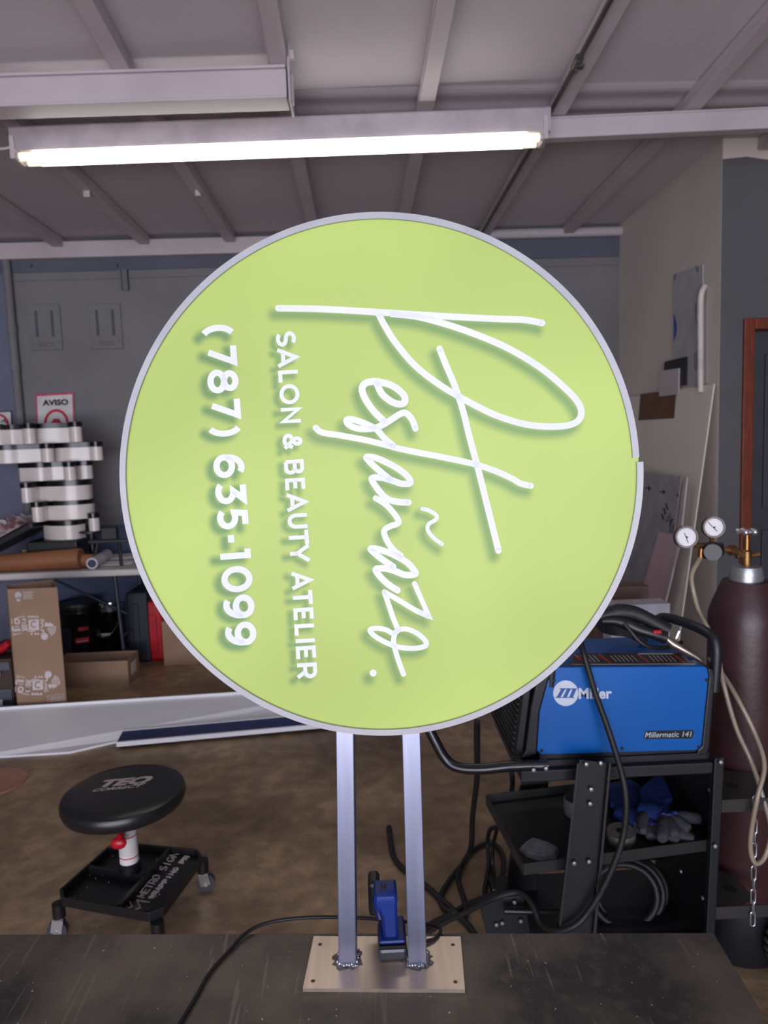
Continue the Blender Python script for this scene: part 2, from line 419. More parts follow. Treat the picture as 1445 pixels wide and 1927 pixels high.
# trims: long board on the back wall and moulding
za = at(250, 482, Y=YB - .06).z
bm = B(); bb(bm, (XL, YB - .075, za), (.25, YB - .012, 3.06)); obj('trim_1', bm, M_trim, kind='structure', bevel=.006)
bm = B(); tube(bm, [(.25, YB - .045, 3.035), (XR, YB - .045, 3.035)], .035, 14); obj('trim_2', bm, M_ceil, kind='structure', smooth=True)
bm = B(); bb(bm, (xp + .02, YB - .012, 2.80), (XR, YB + .01, 2.815)); obj('trim_3', bm, M_wall, kind='structure')
bm = B(); bb(bm, (xp + .02, YB - .02, .965), (XR, YB, .985)); obj('trim_4', bm, M_wall, kind='structure')
bm = B()
for i in range(9):
    x = XR + .001 + i * .13; hexa(bm, [Vector((x, YC - .006, 2.985 + .012 * math.sin(i * 2.1))), Vector((x + .13, YC - .006, 2.985 + .012 * math.sin(i * 2.1 + 2.1))), Vector((x + .13, YC - .006, 3.09)), Vector((x, YC - .006, 3.09))],
        [Vector((x, YC, 2.985 + .012 * math.sin(i * 2.1))), Vector((x + .13, YC, 2.985 + .012 * math.sin(i * 2.1 + 2.1))), Vector((x + .13, YC, 3.09)), Vector((x, YC, 3.09))])
obj('trim_5', bm, M_wall_cream, kind='structure')
# rafters
RX = [at(1065, 450, Y=YB).x - .626 * i for i in range(-3, 8)]
k = 6
for x in RX:
    if x < XL or x > XF: continue
    w, zb = .035, 3.02
    yfar = YB - .02 if x < XR else YC - .02
    sec = [(yfar, zb), (3.45, zb), (YF, zb + (3.45 - YF) * .13), (YF, zb + (3.45 - YF) * .13 + .066), (3.45, zb + .066), (yfar, zb + .066)]
    bm = B(); ri = (RX[3] - x) / .626
    so = lambda y: (.08 - .026 * ri) * max(0, 3.45 - y)
    hexa(bm, [Vector((x - w + so(y), y, z)) for y, z in sec], [Vector((x + w + so(y), y, z)) for y, z in sec])
    # thin lip along the lower left edge of the box section
    hexa(bm, [Vector((x - w - .006 + so(y), y, z + (.004 if i in (0, 1, 2) else -.05))) for i, (y, z) in enumerate(sec)], [Vector((x - w + so(y), y, z + (.004 if i in (0, 1, 2) else -.05))) for i, (y, z) in enumerate(sec)])
    obj('trim_%d' % k, bm, M_raft, kind='structure', bevel=.006); k += 1
# cross beam and left beam (steel box sections under the rafters)
bl = at(22, 262, Z=3.018); br = at(1445, 196, Z=3.018); dd = (br - bl).normalized(); br2 = br + dd * 1.4
bl = bl + Vector((0, 0.055, 0)); br2 = br2 + Vector((0, .055, 0))
bm = B(); beam(bm, bl + Vector((0, 0, -.048)), br2 + Vector((0, 0, -.048)), .06, .094); beam(bm, bl + Vector((0, -.032, -.006)), br2 + Vector((0, -.032, -.006)), .01, .01)
obj('trim_%d' % k, bm, M_raft, kind='structure', bevel=.006); k += 1
a0 = at(-300, 150, Z=3.068); a1 = at(538, 124, Z=3.068); ext = (a0 - a1).normalized()
a0 = a1 + ext * 3.2
a0.x = max(a0.x, XL)
off = Vector((0, .05, -.065))
bm = B(); beam(bm, a0 + off, a1 + off, .1, .11); beam(bm, a0 + off + Vector((0, -.005, .06)), a1 + off + Vector((0, -.005, .06)), .12, .012); beam(bm, a0 + off + Vector((0, -.012, -.06)), a1 + off + Vector((0, -.012, -.06)), .12, .012)
obj('trim_%d' % k, bm, M_raft, kind='structure', bevel=.003); k += 1
p = a1 + off
bm = B(); box(bm, p + Vector((.012, -.01, .0)), (.008, .15, .17)); box(bm, p + Vector((.016, -.06, .09)), (.006, .03, .1)); box(bm, p + Vector((.026, -.06, .10)), (.02, .025, .035)); box(bm, p + Vector((.02, -.03, -.02)), (.012, .012, .12))
obj('end_bracket', bm, M_raft, label='painted bracket plate closing the right end of the short left ceiling beam', cat='bracket', bevel=.002)
for px, py, dxx in ((172, 362, 0), (345, 362, 1)):
    q = at(px, py, Z=3.01); q.x = min(RX, key=lambda v: abs(v - q.x)) + .01; bm = B()
    if dxx: prism(bm, [q + Vector((-.016, 0, .03)), q + Vector((-.016, 0, -.02)), q + Vector((.02, 0, -.02))], (0, .004, 0))
    else: box(bm, q, (.036, .004, .05))
    obj('paper_tag', bm, M_trim, label='small %s cream tag stuck to a rafter behind the lamp' % ('triangular' if dxx else 'square'), cat='tag')
# conduit on rafter
cx = RX[4] - .05
bm = B(); tube(bm, [(cx, YB - .02, 3.0), (cx, 3.5, 3.0), (cx, 3.4, 3.01), (cx + .054 * 2.9, 0.5, 3.01 + 2.9 * .13)], .011, 8)
cdo = thing('ceiling_conduit', (cx, 3.0, 3.05), 'thin dark metal conduit running along a ceiling rafter right of the lamp', 'pipe')
obj('pipe', bm, mat('dark_galvanised', (96, 92, 86), .4, .6), cdo, smooth=True)
q = at(1118, 95, Z=3.1); q.x = cx + .054 * (3.4 - q.y); q.z = 3.01 + (3.4 - q.y) * .13
bm = B(); tube(bm, [q + Vector((0, .03, -.004)), q + Vector((0, -.03, .004))], .019, 10); box(bm, q + Vector((.012, 0, -.015)), (.03, .03, .012)); box(bm, q + Vector((.0, .015, -.02)), (.01, .01, .02))
obj('coupling', bm, mat('dark_galvanised', (96, 92, 86), .4, .6), cdo)

# ------------------------------------------------------------------ fluorescent lamp
l0 = at(44, 300, Z=2.87); l1 = at(1012, 264, Z=2.87); ld = (l1 - l0).normalized(); ln = Vector((-ld.y, ld.x, 0))
lm = (l0 + l1) / 2
lt = thing('fluorescent_lamp', (lm.x, lm.y, 2.87), 'long twin tube fluorescent lamp glowing under the ceiling beam', 'lamp')
secp = [(-.062, .125), (.062, .125), (.066, .118), (.058, .024), (-.058, .024), (-.066, .118)]
e0 = l0 - ld * .035; e1 = l1 + ld * .05
bm = B(); hexa(bm, [e0 + ln * (u + .02) + Vector((0, 0, v)) for u, v in secp], [e1 + ln * (u + .02) + Vector((0, 0, v)) for u, v in secp])
obj('reflector', bm, mat('lamp_enamel', (176, 166, 172), .4), lt)
M_tube = mat('tube_glow', (255, 255, 250), .4, emit=(255, 252, 242), es=TUBE_POWER)
M_tube_end = mat('tube_glow_end', (255, 250, 225), .4, emit=(255, 244, 205), es=1.1)
for s in (-.028, .05):
    o_ = ln * s + Vector((0, 0, .0 if s < 0 else .006))
    bm = B(); tube(bm, [l0 + ld * .06 + o_, l1 - ld * .06 + o_], .019, 14); tb = obj('tube', bm, M_tube, lt, smooth=True)
    for a, b in ((l0, l0 + ld * .06), (l1 - ld * .06, l1)):
        bm = B(); tube(bm, [a + o_, b + o_], .0185, 12); obj('tube_end', bm, M_tube_end, tb, smooth=True)
for e, sg in ((l0, -1), (l1, 1)):
    bm = B(); box(bm, e + ld * sg * .025 + ln * .0 + Vector((0, 0, .035)), (.02, .11, .10)); 
    for s in (-.028, .05): tube(bm, [e + ln * s, e + ln * s + ld * sg * .03], .014, 10)
    obj('lamp_holder', bm, M_trim, lt, bevel=.003)
bm = B(); tube(bm, [e0 + Vector((0, 0, .06)), e0 + Vector((-.08, 0, .05)), e0 + Vector((-.3, .02, .1)), e0 + Vector((-.7, .03, .06))], .006, 8, smooth=6)
obj('cord', bm, M_trim, lt, smooth=True)

# ------------------------------------------------------------------ back wall things
bm = B(); pa = at(10, 491, Y=YB - .05); pb = at(36, 792, Y=YB - .05); pd = pb - pa; tube(bm, [Vector((pa.x, YB - .04, 2.97)), Vector((pa.x + .005, YB - .04, .9))], .03, 14)
ct = thing('wall_conduit', (pa.x, YB - .04, .9), 'grey painted vertical pipe on the back wall by the left edge', 'pipe')
obj('pipe', bm, M_wall, ct, smooth=True)
for yy in (618, 690): 
    z = at(25, yy, Y=YB - .05).z; bm = B(); tube(bm, [(pa.x, YB - .04, z - .03), (pa.x, YB - .04, z + .03)], .036, 14); obj('coupling', bm, M_wall, ct, smooth=True)
for px, py, lab in ((85, 616, 'left'), (199, 614, 'right')):
    c = at(px, py, Y=YB - .01)
    t = thing('mounting_plate', c, 'grey painted slotted mounting plate on the back wall, %s one of the two' % lab, 'wall plate', 'mounting plates on the back wall')
    bm = B(); box(bm, c, (.235, .012, .335)); obj('plate', bm, M_wall, t, bevel=.004)
    for s in (-1, 1):
        bm = B(); box(bm, c + Vector((s * .058, -.01, .025)), (.018, .012, .19)); obj('slot', bm, mat('slot_shadow_grey', (88, 88, 94), .7), t, bevel=.005)
    bm = B(); tube(bm, [c + Vector((-.05, -.01, -.115)), c + Vector((.05, -.01, -.115)), c + Vector((.05, -.01, -.135)), c + Vector((-.05, -.01, -.135))], .004, 6, closed=True); obj('slot_rim', bm, M_wall, t)
    for sx in (-1, 1):
        for sz in (-.11, .1):
            bm = B(); ball(bm, c + Vector((sx * .095, -.007, sz)), (.008, .006, .008), 8); obj('screw', bm, M_wall, t)
c = at(235, 527, Y=YB - .02)
t = thing('wall_bracket', c, 'small grey metal channel bracket high on the back wall beside the sign', 'bracket')
bm = B(); box(bm, c, (.05, .012, .15)); box(bm, c + Vector((-.022, -.014, 0)), (.006, .025, .15)); box(bm, c + Vector((.022, -.014, 0)), (.006, .025, .15)); obj('channel', bm, mat('bracket_grey', (120, 118, 120), .4, .3), t)
for px in (58, 220):
    c = at(px, 498, Y=YB - .03); bm = B(); tube(bm, [c + Vector((0, .018, 0)), c, c + Vector((0, -.005, -.02))], .006, 8)
    obj('wall_hook', bm, M_wall_navy, label='tiny dark hook on the back wall above the %s mounting plate' % ('left' if px == 58 else 'right'), cat='hook')
# AVISO sign
def flat_sign(name, pts_px, Y, label, cat, border, group=None):
    P = [at(x, y, Y=Y) for x, y in pts_px]
    c = sum(P, Vector()) / 4; t = thing(name, c, label, cat, group)
    bm = B(); prism(bm, P, (0, .006, 0)); obj('sign_panel', bm, M_paper, t)
    m = [c + (p - c) * .93 for p in P]; bm = B()
    for i in range(4):
        a, b, e, f = P[i], P[(i + 1) % 4], m[(i + 1) % 4], m[i]; prism(bm, [p + Vector((0, -.002, 0)) for p in (a, b, e, f)], (0, .0015, 0))
    obj('sign_border', bm, border, t)
    return t, c
t, c = flat_sign('notice_sign', [(67, 742), (138, 738), (143, 850), (72, 854)], YB - .02, 'white notice sign with pink border reading AVISO on the back wall', 'sign', mat('pink_border', (206, 70, 104), .5))
ys = YB - .0235
def pxf(Y): return lambda x, y: at(x, y, Y=Y)
bm = B(); font_mesh(bm, 'AVISO', lambda u, v: at(79.5 + 48.5 * u + .6 * (1 - v), 763 - 1.6 * u - 10.6 * v, Y=ys), (0, 0, 0), bold=.045); obj('lettering', bm, M_ink, t)
cc = (106, 797)
bm = B(); marks(bm, [([(cc[0] + 21 * math.cos(R(a)), cc[1] - 21 * math.sin(R(a)) * 1.18) for a in range(0, 361, 12)], 5, False)], pxf(ys), (0, .001, 0)); obj('ring', bm, M_redink, t)
bm = B(); prism(bm, [at(106 + x, 793 - y, Y=ys) for x, y in ((-8, 0), (-5, 5), (5, 5), (8, 0), (11, -2), (8, -14), (-8, -14), (-11, -2))], (0, .001, 0)); obj('emblem', bm, M_redink, t)
t, c = flat_sign('no_smoking_sign', [(-32, 776), (22, 773), (24, 822), (-30, 826)], YB - .02, 'small white sign with red ring and black rim at the back wall\'s left edge', 'sign', M_ink)
bm = B(); marks(bm, [([(-5 + 20 * math.cos(R(a)), 800 - 20 * math.sin(R(a))) for a in range(0, 361, 12)], 4, False), ([(-18, 787), (9, 813)], 4, False)], pxf(ys), (0, .001, 0)); obj('prohibition_ring', bm, M_redink, t)
bm = B(); marks(bm, [([(-16, 800), (6, 800)], 4, False), ([(2, 794), (8, 790), (11, 796)], 2, False)], pxf(ys - .001), (0, .001, 0)); obj('cigarette_symbol', bm, M_ink, t)

# ------------------------------------------------------------------ folding table
TZ = .74
te = at(250, 1070, Z=TZ); tx1 = te.x + .12; ty0 = min(at(60, 1074, Z=TZ).y, YB - .77)
t = thing('folding_table', (tx1 - 1.2, ty0 + .38, 0), 'white topped folding table against the back wall under the stacked letters', 'table')
bm = B(); bb(bm, (tx1 - 2.44, ty0, TZ - .045), (tx1, ty0 + .74, TZ)); obj('tabletop', bm, M_plastic_white, t, bevel=.012)
M_leg = mat('table_leg_grey', (70, 74, 84), .35, .5)
for xx in (tx1 - 2.2, tx1 - .28):
    for yy in (ty0 + .12, ty0 + .62):
        bm = B(); tube(bm, [(xx, yy, TZ - .045), (xx + .03, yy, 0.0)], .013, 10); obj('leg', bm, M_leg, t, smooth=True)
    bm = B(); tube(bm, [(xx + .02, ty0 + .12, .25), (xx + .02, ty0 + .62, .25)], .01, 8); obj('cross_bar', bm, M_leg, t, smooth=True)
for s, xx in ((1, tx1 - .28), (-1, tx1 - 2.2)):
    bm = B(); tube(bm, [(xx - s * .62, ty0 + .37, TZ - .06), (xx, ty0 + .37, TZ - .4)], .010, 8); obj('brace', bm, M_leg, t, smooth=True)

# stacked channel letters: curvy white returns with black trim caps, lying on each other
def stroke_outline(path, w):
    pts = [(p.x, p.y) for p in spline([(a, b, 0) for a, b in path], 8)]
    rb = ribbon(pts, w); L = [a for a, b in rb]; Rr = [b for a, b in rb]
    def cap(c, p, q):
        a0 = math.atan2((p - c).y, (p - c).x); out = []
        for i in range(1, 10): out.append(c + Vector((math.cos(a0 - math.pi * i / 10), math.sin(a0 - math.pi * i / 10))) * w / 2)
        return out
    return L + cap(Vector(pts[-1]), L[-1], Rr[-1]) + Rr[::-1] + cap(Vector(pts[0]), Rr[0], L[0])
YS = ty0 + .28
def channel_letter(strokes, y_top, y_bot, label, w=.075):
    """strokes: list of [(px, depth offset)] paths; y_top/bot: picture rows of its top and foot"""
    zt = at(100, y_top, Y=YS).z; zb = at(100, y_bot, Y=YS).z
    paths = [[(at(px, 900, Y=YS + dy).x, YS + dy) for px, dy in st] for st in strokes]
    c = paths[0][0]
    t = thing('channel_letter', (c[0], c[1], zb), label, 'sign letter', 'unfinished channel letters stacked on the folding table')
    bm = B(); bc = B()
    for i, p in enumerate(paths):
        ol = stroke_outline(p, w); e = i * .0006
        prism(bm, [(v[0], v[1], zb + e) for v in ol], (0, 0, zt - zb - .034))
        ol2 = stroke_outline(p, w + .01); prism(bc, [(v[0], v[1], zt - .036 + e) for v in ol2], (0, 0, .0345))
    obj('letter_return', bm, M_white, t, smooth=True); obj('trim_cap', bc, M_blacktrim, t, smooth=True)
channel_letter([[(-25, .05), (0, .0), (30, .05), (58, .06)], [(58, .08), (63, -.08)], [(58, .06), (85, .03), (120, .05), (145, .06)], [(145, .1), (150, -.08)]], 796, 834, 'topmost white channel letter of the stack on the folding table')
channel_letter([[(-20, .06), (10, .0), (45, .04), (88, .07)], [(90, .08), (94, -.08)], [(90, .08), (130, .03), (160, .05), (178, .07)], [(180, .1), (186, -.1)]], 834, 869, 'second white channel letter from the top, the widest of the stack')
channel_letter([[(48, .04), (75, .0), (100, .04), (128, .06)], [(130, .08), (133, -.1)], [(133, .08), (150, .06), (165, .07)]], 869, 904, 'third white channel letter from the top of the stack')
channel_letter([[(49, -.09), (56, -.05), (72, .04), (95, .0), (125, -.02), (155, .02), (162, .1)]], 905, 942, 'fourth white channel letter from the top, long with a bulge on its left')
channel_letter([[(66, -.09), (72, -.05), (85, .02), (110, -.01), (140, .0), (160, .05), (164, .12)]], 941, 978, 'fifth white channel letter from the top of the stack')
channel_letter([[(85, .03), (95, -.02), (112, -.05), (130, -.04), (143, .02)]], 978, 1014, 'bottom white channel letter of the stack, short and rounded')
channel_letter([[(170, .02), (171, -.02)]], 967, 1001, 'small white round channel letter standing apart right of the stack', w=.07)
def onto(px, Y, z0, z1, sx, sy):
    x = at(px, 1020, Y=Y).x; return (x - sx / 2, Y - sy / 2, z0), (x + sx / 2, Y + sy / 2, z1)
zb6 = at(100, 1014, Y=YS).z
bm = B(); bb(bm, *onto(112, YS, TZ, zb6, .34, .26)); obj('tool_case', bm, M_black, label='low black case under the bottom letter of the stack', cat='case', bevel=.01)
zb7 = at(100, 1001, Y=YS).z; xx = at(172, 1000, Y=YS).x
bm = B(); lathe(bm, [(.07, TZ), (.07, TZ + .03), (.02, TZ + .035), (.02, zb7 - .012), (.085, zb7 - .012), (.085, zb7)], (xx, YS, 0), n=24); obj('spool_stand', bm, M_black, smooth=True, label='round black stand carrying the small letter right of the stack', cat='stand')
# brown roll
yr = ty0 + .09
r1 = (at(150, 1022, Y=yr).z - at(150, 1060, Y=yr).z) / 2
ra = at(-60, 1048, Y=yr); rb_ = at(152, 1040, Y=yr)
t = thing('brown_sheet_roll', (rb_.x, yr, TZ), 'rolled brown sheet lying along the front of the folding table', 'roll')
bm = B(); tube(bm, [Vector((ra.x, yr, TZ + .056)), Vector((rb_.x, yr, TZ + .072))], [.054, .07], 28); obj('rolled_sheet', bm, M_kraft, t, smooth=True)
bm = B(); tube(bm, [Vector((rb_.x - .02, yr + .03, TZ + .055)), Vector((rb_.x + .07, yr + .03, TZ + .05))], .045, 20); obj('loose_end', bm, M_kraft, t, smooth=True)
# poster tube
t = thing('paper_tube', at(180, 1055, Z=TZ), 'white rolled paper tube at the front right of the folding table', 'roll')
q0 = at(172, 1048, Y=ty0 + .05); q1 = at(200, 1028, Y=ty0 + .4)
q0.z = TZ + .04; q1.z = TZ + .045
bm = B(); tube(bm, [q0, q1], .038, 20); obj('rolled_paper', bm, M_paper, t, smooth=True)
dq = (q1 - q0).normalized()
bm = B(); tube(bm, [q0 - dq * .002, q0 + dq * .01], .028, 18); obj('tube_opening', bm, mat('tube_inside', (60, 76, 110), .7), t, smooth=True)
# black stand with bar
c = at(208, 1012, Y=ty0 + .2)
t = thing('clamp_stand', (c.x, c.y, TZ), 'black metal clamp with a crossbar and legs on the folding table near the sign', 'clamp')
bm = B(); bb(bm, (c.x - .055, c.y - .03, c.z - .01), (c.x + .05, c.y + .03, c.z + .075)); obj('head', bm, M_black, t, bevel=.006)
bm = B(); bb(bm, (c.x - .15, c.y - .02, c.z - .035), (c.x + .2, c.y + .02, c.z - .01)); obj('crossbar', bm, M_black, t, bevel=.004)
for s in (-.09, .06):
    bm = B(); tube(bm, [(c.x + s, c.y - .01, c.z - .035), (c.x + s * 1.3, c.y - .05, TZ)], .012, 8); obj('leg', bm, M_black, t)
# papers
for i, (px, py, sx, sy, rz) in enumerate(((205, 1062, .3, .2, .1), (220, 1056, .32, .24, -.15), (218, 1050, .26, .2, .3))):
    q = at(px, py, Z=TZ + i * .005); bm = B(); box(bm, q + Vector((.0, .06, .0026)), (sx, sy, .005), Matrix.Rotation(rz, 3, 'Z'))
    obj('paper_sheet', bm, M_paper, label=['lowest', 'middle', 'top'][i] + ' sheet of the loose papers on the table beside the sign', cat='paper', group='loose papers on the table')
for i, (x0, x1, sz) in enumerate(((-40, 38, .012), (-30, 58, .008))):
    a = at(x0, 1071, Z=TZ); b = at(x1, 1071, Z=TZ); z = TZ + (0 if i == 1 else .009)
    bm = B(); bb(bm, (a.x, a.y + i * .03, z), (b.x, a.y + .1 + i * .03, z + sz))
    obj('foam_strip', bm, mat('cream_strip', (206, 196, 178), .6), label=('upper' if i == 0 else 'lower') + ' cream flat strip on the front left of the table', cat='strip')
for i in range(2):
    px = (43, 53)[i]; x = at(px, 1030, Y=ty0 + .2).x
    bm = B(); lathe(bm, [(.022, TZ), (.022, TZ + .11), (.018, TZ + .115), (.018, TZ + .13)], (x, ty0 + .22, 0), n=18)
    obj('small_can', bm, mat('can_green%d' % i, ((150, 150, 80), (120, 126, 112))[i], .4), smooth=True, label=('olive' if i == 0 else 'grey green') + ' small can beside the tilted tray on the table', cat='can')
# tilted tray with crumpled plastic bag
a = at(-40, 1045, Y=ty0 + .2); b = at(72, 985, Y=ty0 + .2)
bm = B(); beam(bm, Vector((a.x, ty0 + .3, a.z)), Vector((b.x, ty0 + .3, b.z)), .4, .05); obj('tilted_tray', bm, M_black, bevel=.01, label='black tray tilted up against the letter stack at the left edge', cat='tray')
bm = B(); bmesh.ops.create_grid(bm, x_segments=36, y_segments=26, size=.5)
dr = (b - a).normalized(); nrm = Vector((-dr.z, 0, dr.x))
for v in bm.verts:
    x, y = v.co.x, v.co.y
    e = max(0, 1 - (2 * x) ** 4) * max(0, 1 - (2 * y) ** 4)
    h = e * (.07 + .035 * math.sin(9 * x + 3 * math.sin(11 * y)) + .02 * math.sin(31 * x * y + 17 * y) + .02 * math.sin(41 * x + 5))
    base = a + dr * ((x + .55) * (b - a).length * .85); v.co = Vector((base.x, ty0 + .28 + y * .36, base.z)) + nrm * (h + .028)
obj('plastic_bag', bm, mat('cloudy_plastic', (196, 186, 190), .22, c2=(120, 84, 88), scale=9, bump=.8, bscale=14, fac=(.4, .6)), smooth=True, label='crumpled clear plastic bag of cut letters lying on the tilted black tray', cat='bag')
bagn = B(); 
for i in range(9):
    x = random.uniform(.15, .85); p = a + dr * (b - a).length * x
    q = Vector((p.x, ty0 + .12 + random.random() * .15, p.z)) + nrm * .105
    tube(bagn, [q + Vector((.025 * math.cos(a_), .01 * math.sin(2 * a_), .022 * math.sin(a_))) for a_ in [j * .5 for j in range(8 + i % 3)]], .007, 6)
obj('cut_letters', bagn, M_paper, kind='stuff', smooth=True, label='white curly cut letter offcuts heaped on the plastic bag', cat='offcuts')

# ------------------------------------------------------------------ under the table and left
# tall printed box
fb = at(32, 1349, Z=0); fr = at(125, 1343, Z=0); yb0 = fb.y
tp_l = at(17, 1112, Y=yb0); tp_r = at(112, 1102, Y=yb0); hz = (tp_l.z + tp_r.z) / 2
x0, x1 = (fb.x + tp_l.x) / 2, (fr.x + tp_r.x) / 2
t = thing('tall_cardboard_box', ((x0 + x1) / 2, yb0 + .1, 0), 'tall open cardboard box with white printed pattern standing left under the table', 'box')
th = .006
K0 = at(11, 1101, Z=hz); K1 = at(100, 1090, Z=hz)
pl = [Vector((x0, yb0, 0)), Vector((x1, yb0, 0)), Vector((K1.x, K1.y, 0)), Vector((K0.x, K0.y, 0))]
pl[2] = pl[0].lerp(pl[2], 1); ctr = sum(pl, Vector()) / 4; bm = B()
for i in range(4):
    a_, b_ = pl[i], pl[(i + 1) % 4]; ai, bi = a_ + (ctr - a_).normalized() * th * 1.6, b_ + (ctr - b_).normalized() * th * 1.6
    prism(bm, [a_, b_, bi, ai], (0, 0, hz))
prism(bm, [p + (ctr - p) * .05 + Vector((0, 0, .002)) for p in pl], (0, 0, .008))
obj('box_walls', bm, M_card, t)
yp = yb0 - .0012
def boxp(x, y):  # crop coordinates (7.14x) to the printed face
    return at(x / 7.138, 1080 + y / 7.137, Y=yp)
st = []
def star(cx, cy, r): return [([(cx, cy)], r * 1.6, False)]
def fish(dx, dy, flip):
    S = []
    f = lambda x, y: (x + dx, (y if not flip else 2 * 700 - y) + dy)
    def add(p, w): S.append(([f(*q) for q in p], w, False))
    add([(185, 605), (260, 582), (340, 568)], 9)
    for x in (385, 425, 460, 500): add([(x - 12, 572), (x + 14, 580)], 22)
    add(arc(228, 640, 30, 30, 0, 360, 16), 15)
    add([(150, 615), (165, 615)], 9); add([(150, 640), (165, 640)], 9); add([(150, 662), (165, 662)], 9)
    add([(322, 600), (322, 665)], 40); add([(295, 640), (350, 640)], 26)
    for yy in (688, 708, 728): add([(288, yy), (368, yy)], 10)
    add([(170, 705), (170, 765)], 22); add([(165, 758), (275, 750)], 26); add([(205, 712), (225, 712)], 16); add([(240, 708), (258, 708)], 14)
    for i in range(5): add([(175 + i * 24, 795), (188 + i * 24, 830 - i * 6)], 10)
    add(arc(340, 768, 38, 22, 180, 360, 10), 16); 
    add([(390, 762), (530, 745)], 10); add([(390, 778), (470, 770)], 8)
    for x in (420, 470, 505): add([(x, 795), (x + 12, 815)], 20)
    add([(540, 610), (600, 625)], 10); add([(545, 635), (590, 650)], 10)
    add(arc(548, 690, 24, 30, 90, -90, 10), 14); add(arc(560, 780, 26, 28, 120, -120, 10), 14)
    add([(600, 690), (715, 690)], 28); add([(610, 660), (640, 668)], 18); add([(655, 660), (690, 672)], 14)
    for k2 in range(5): add(arc(620, 720, 34 + k2 * 24, 34 + k2 * 22, -5, 62 if not flip else 62, 8) if True else [], 10)
    add([(735, 700), (750, 740)], 10)
    S.append(([f(598, 840)], 74, False))
    return S
st = fish(0, 0, False)
st2 = fish(50, 790, True)
bm = B(); marks(bm, [(p, w * 1.25, r) for p, w, r in st + st2], boxp, (0, .0008, 0))
# solid squares carrying the letter C are cut as a frame around the C
for cx_, cy_, s_ in ((452, 678, 70), (507, 1492, 70)):
    prism(bm, [boxp(cx_ - s_, cy_ - s_ + 8), boxp(cx_ + s_, cy_ - s_), boxp(cx_ + s_ + 2, cy_ + s_ - 8), boxp(cx_ - s_ + 2, cy_ + s_)], (0, .0008, 0))
obj('printed_pattern', bm, M_whiteink, t)
bm = B()
for cx_, cy_ in ((455, 676), (510, 1490)): marks(bm, [([(cx_ + 36 * math.cos(R(a_)), cy_ + 40 * math.sin(R(a_))) for a_ in range(45, 316, 15)], 17, False)], lambda x, y: boxp(x, y) + Vector((0, -.001, 0)), (0, .0005, 0))
obj('printed_letter', bm, M_card, t)
bm = B(); marks(bm, [([(242, 285)], 90, False), ([(242, 320), (250, 370)], 50, False)] + [([(310, 245 + 22 * i), (450 - (i % 2) * 20, 240 + 22 * i)], 9, False) for i in range(5)], boxp, (0, .0008, 0)); obj('printed_badge', bm, M_greyink, t)
bm = B(); marks(bm, [([(640, 1640), (850, 1610), (870, 1860), (660, 1890), (640, 1640)], 6, False)] + [([(670, 1665 + 25 * i), (835, 1645 + 25 * i)], 9, False) for i in range(3)] + [([(690, 1770 + 22 * i), (815, 1750 + 22 * i)], 12, False) for i in range(4)], boxp, (0, .0008, 0)); obj('printed_stamp', bm, M_greyink, t)
# low open box
a = at(120, 1305, Z=0); b = at(243, 1290, Z=0); ht = at(240, 1243, Y=b.y).z
t = thing('low_cardboard_box', ((a.x + b.x) / 2, a.y, 0), 'low open cardboard tray box on the floor right of the tall box', 'box')
bm = B(); y0 = b.y; y1 = b.y + .22; xa, xb = a.x - .1, b.x
bb(bm, (xa, y0, 0), (xb, y0 + .006, ht)); bb(bm, (xa, y1, 0), (xb, y1 + .006, ht)); bb(bm, (xa, y0 + .006, 0), (xa + .006, y1, ht)); bb(bm, (xb - .006, y0 + .006, 0), (xb, y1, ht)); bb(bm, (xa + .006, y0 + .006, 0), (xb - .006, y1, .008))
obj('box_walls', bm, M_card, t)
bm = B(); bb(bm, (xb, y0 + .06, .05), (xb + .001, y0 + .16, ht - .04)); obj('label_sticker', bm, M_whiteink, t)
# right cardboard box
a = at(309, 1253, Z=0); zt_ = at(307, 1170, Y=a.y).z
bm = B(); bb(bm, (a.x, a.y, 0), (a.x + .5, a.y + .25, zt_))
obj('cardboard_box', bm, M_card, bevel=.004, label='closed cardboard box on the floor right of the red case, partly behind the sign', cat='box')
# pail
a = at(152, 1229, Z=0); yy = a.y - .12; zt_ = at(150, 1130, Y=yy).z; rr = (at(190, 1180, Y=yy).x - at(114, 1180, Y=yy).x) / 2; xx = at(152, 1180, Y=yy).x
t = thing('black_pail', (xx, yy, 0), 'large black pail with a dark printed label under the table', 'pail')
bm = B(); lathe(bm, [(rr * .88, 0), (rr * .9, .01), (rr, zt_ * .82), (rr * 1.05, zt_ * .84), (rr * 1.05, zt_ * .88), (rr, zt_ * .9), (rr, zt_ * .93)], (xx, yy, 0), n=36); obj('pail_body', bm, mat('pail_black', (16, 18, 24), .28), t, smooth=True)
bm = B(); lathe(bm, [(rr * 1.06, zt_ * .93), (rr * 1.08, zt_ * .96), (rr * 1.03, zt_ * 1.0), (rr * .9, zt_ * 1.0), (rr * .88, zt_ * .985), (0, zt_ * .985)], (xx, yy, 0), n=36); obj('lid', bm, M_black, t, smooth=True)
def curved_patch(a0, a1, z0, z1, r_, n=8):
    bm = B(); vs = [[bm.verts.new((xx + r_ * math.cos(R(a0 + (a1 - a0) * i / n)), yy + r_ * math.sin(R(a0 + (a1 - a0) * i / n)), z)) for z in (z0, z1)] for i in range(n + 1)]
    for i in range(n): bm.faces.new((vs[i][0], vs[i + 1][0], vs[i + 1][1], vs[i][1]))
    return bm
obj('label_red', curved_patch(-75, -48, zt_ * .55, zt_ * .61, rr * 1.0), M_redink, t)
obj('label_red', curved_patch(-85, -48, zt_ * .34, zt_ * .43, rr * .985), M_redink, t)
obj('label_white', curved_patch(-82, -52, zt_ * .365, zt_ * .38, rr * .99), M_whiteink, t)
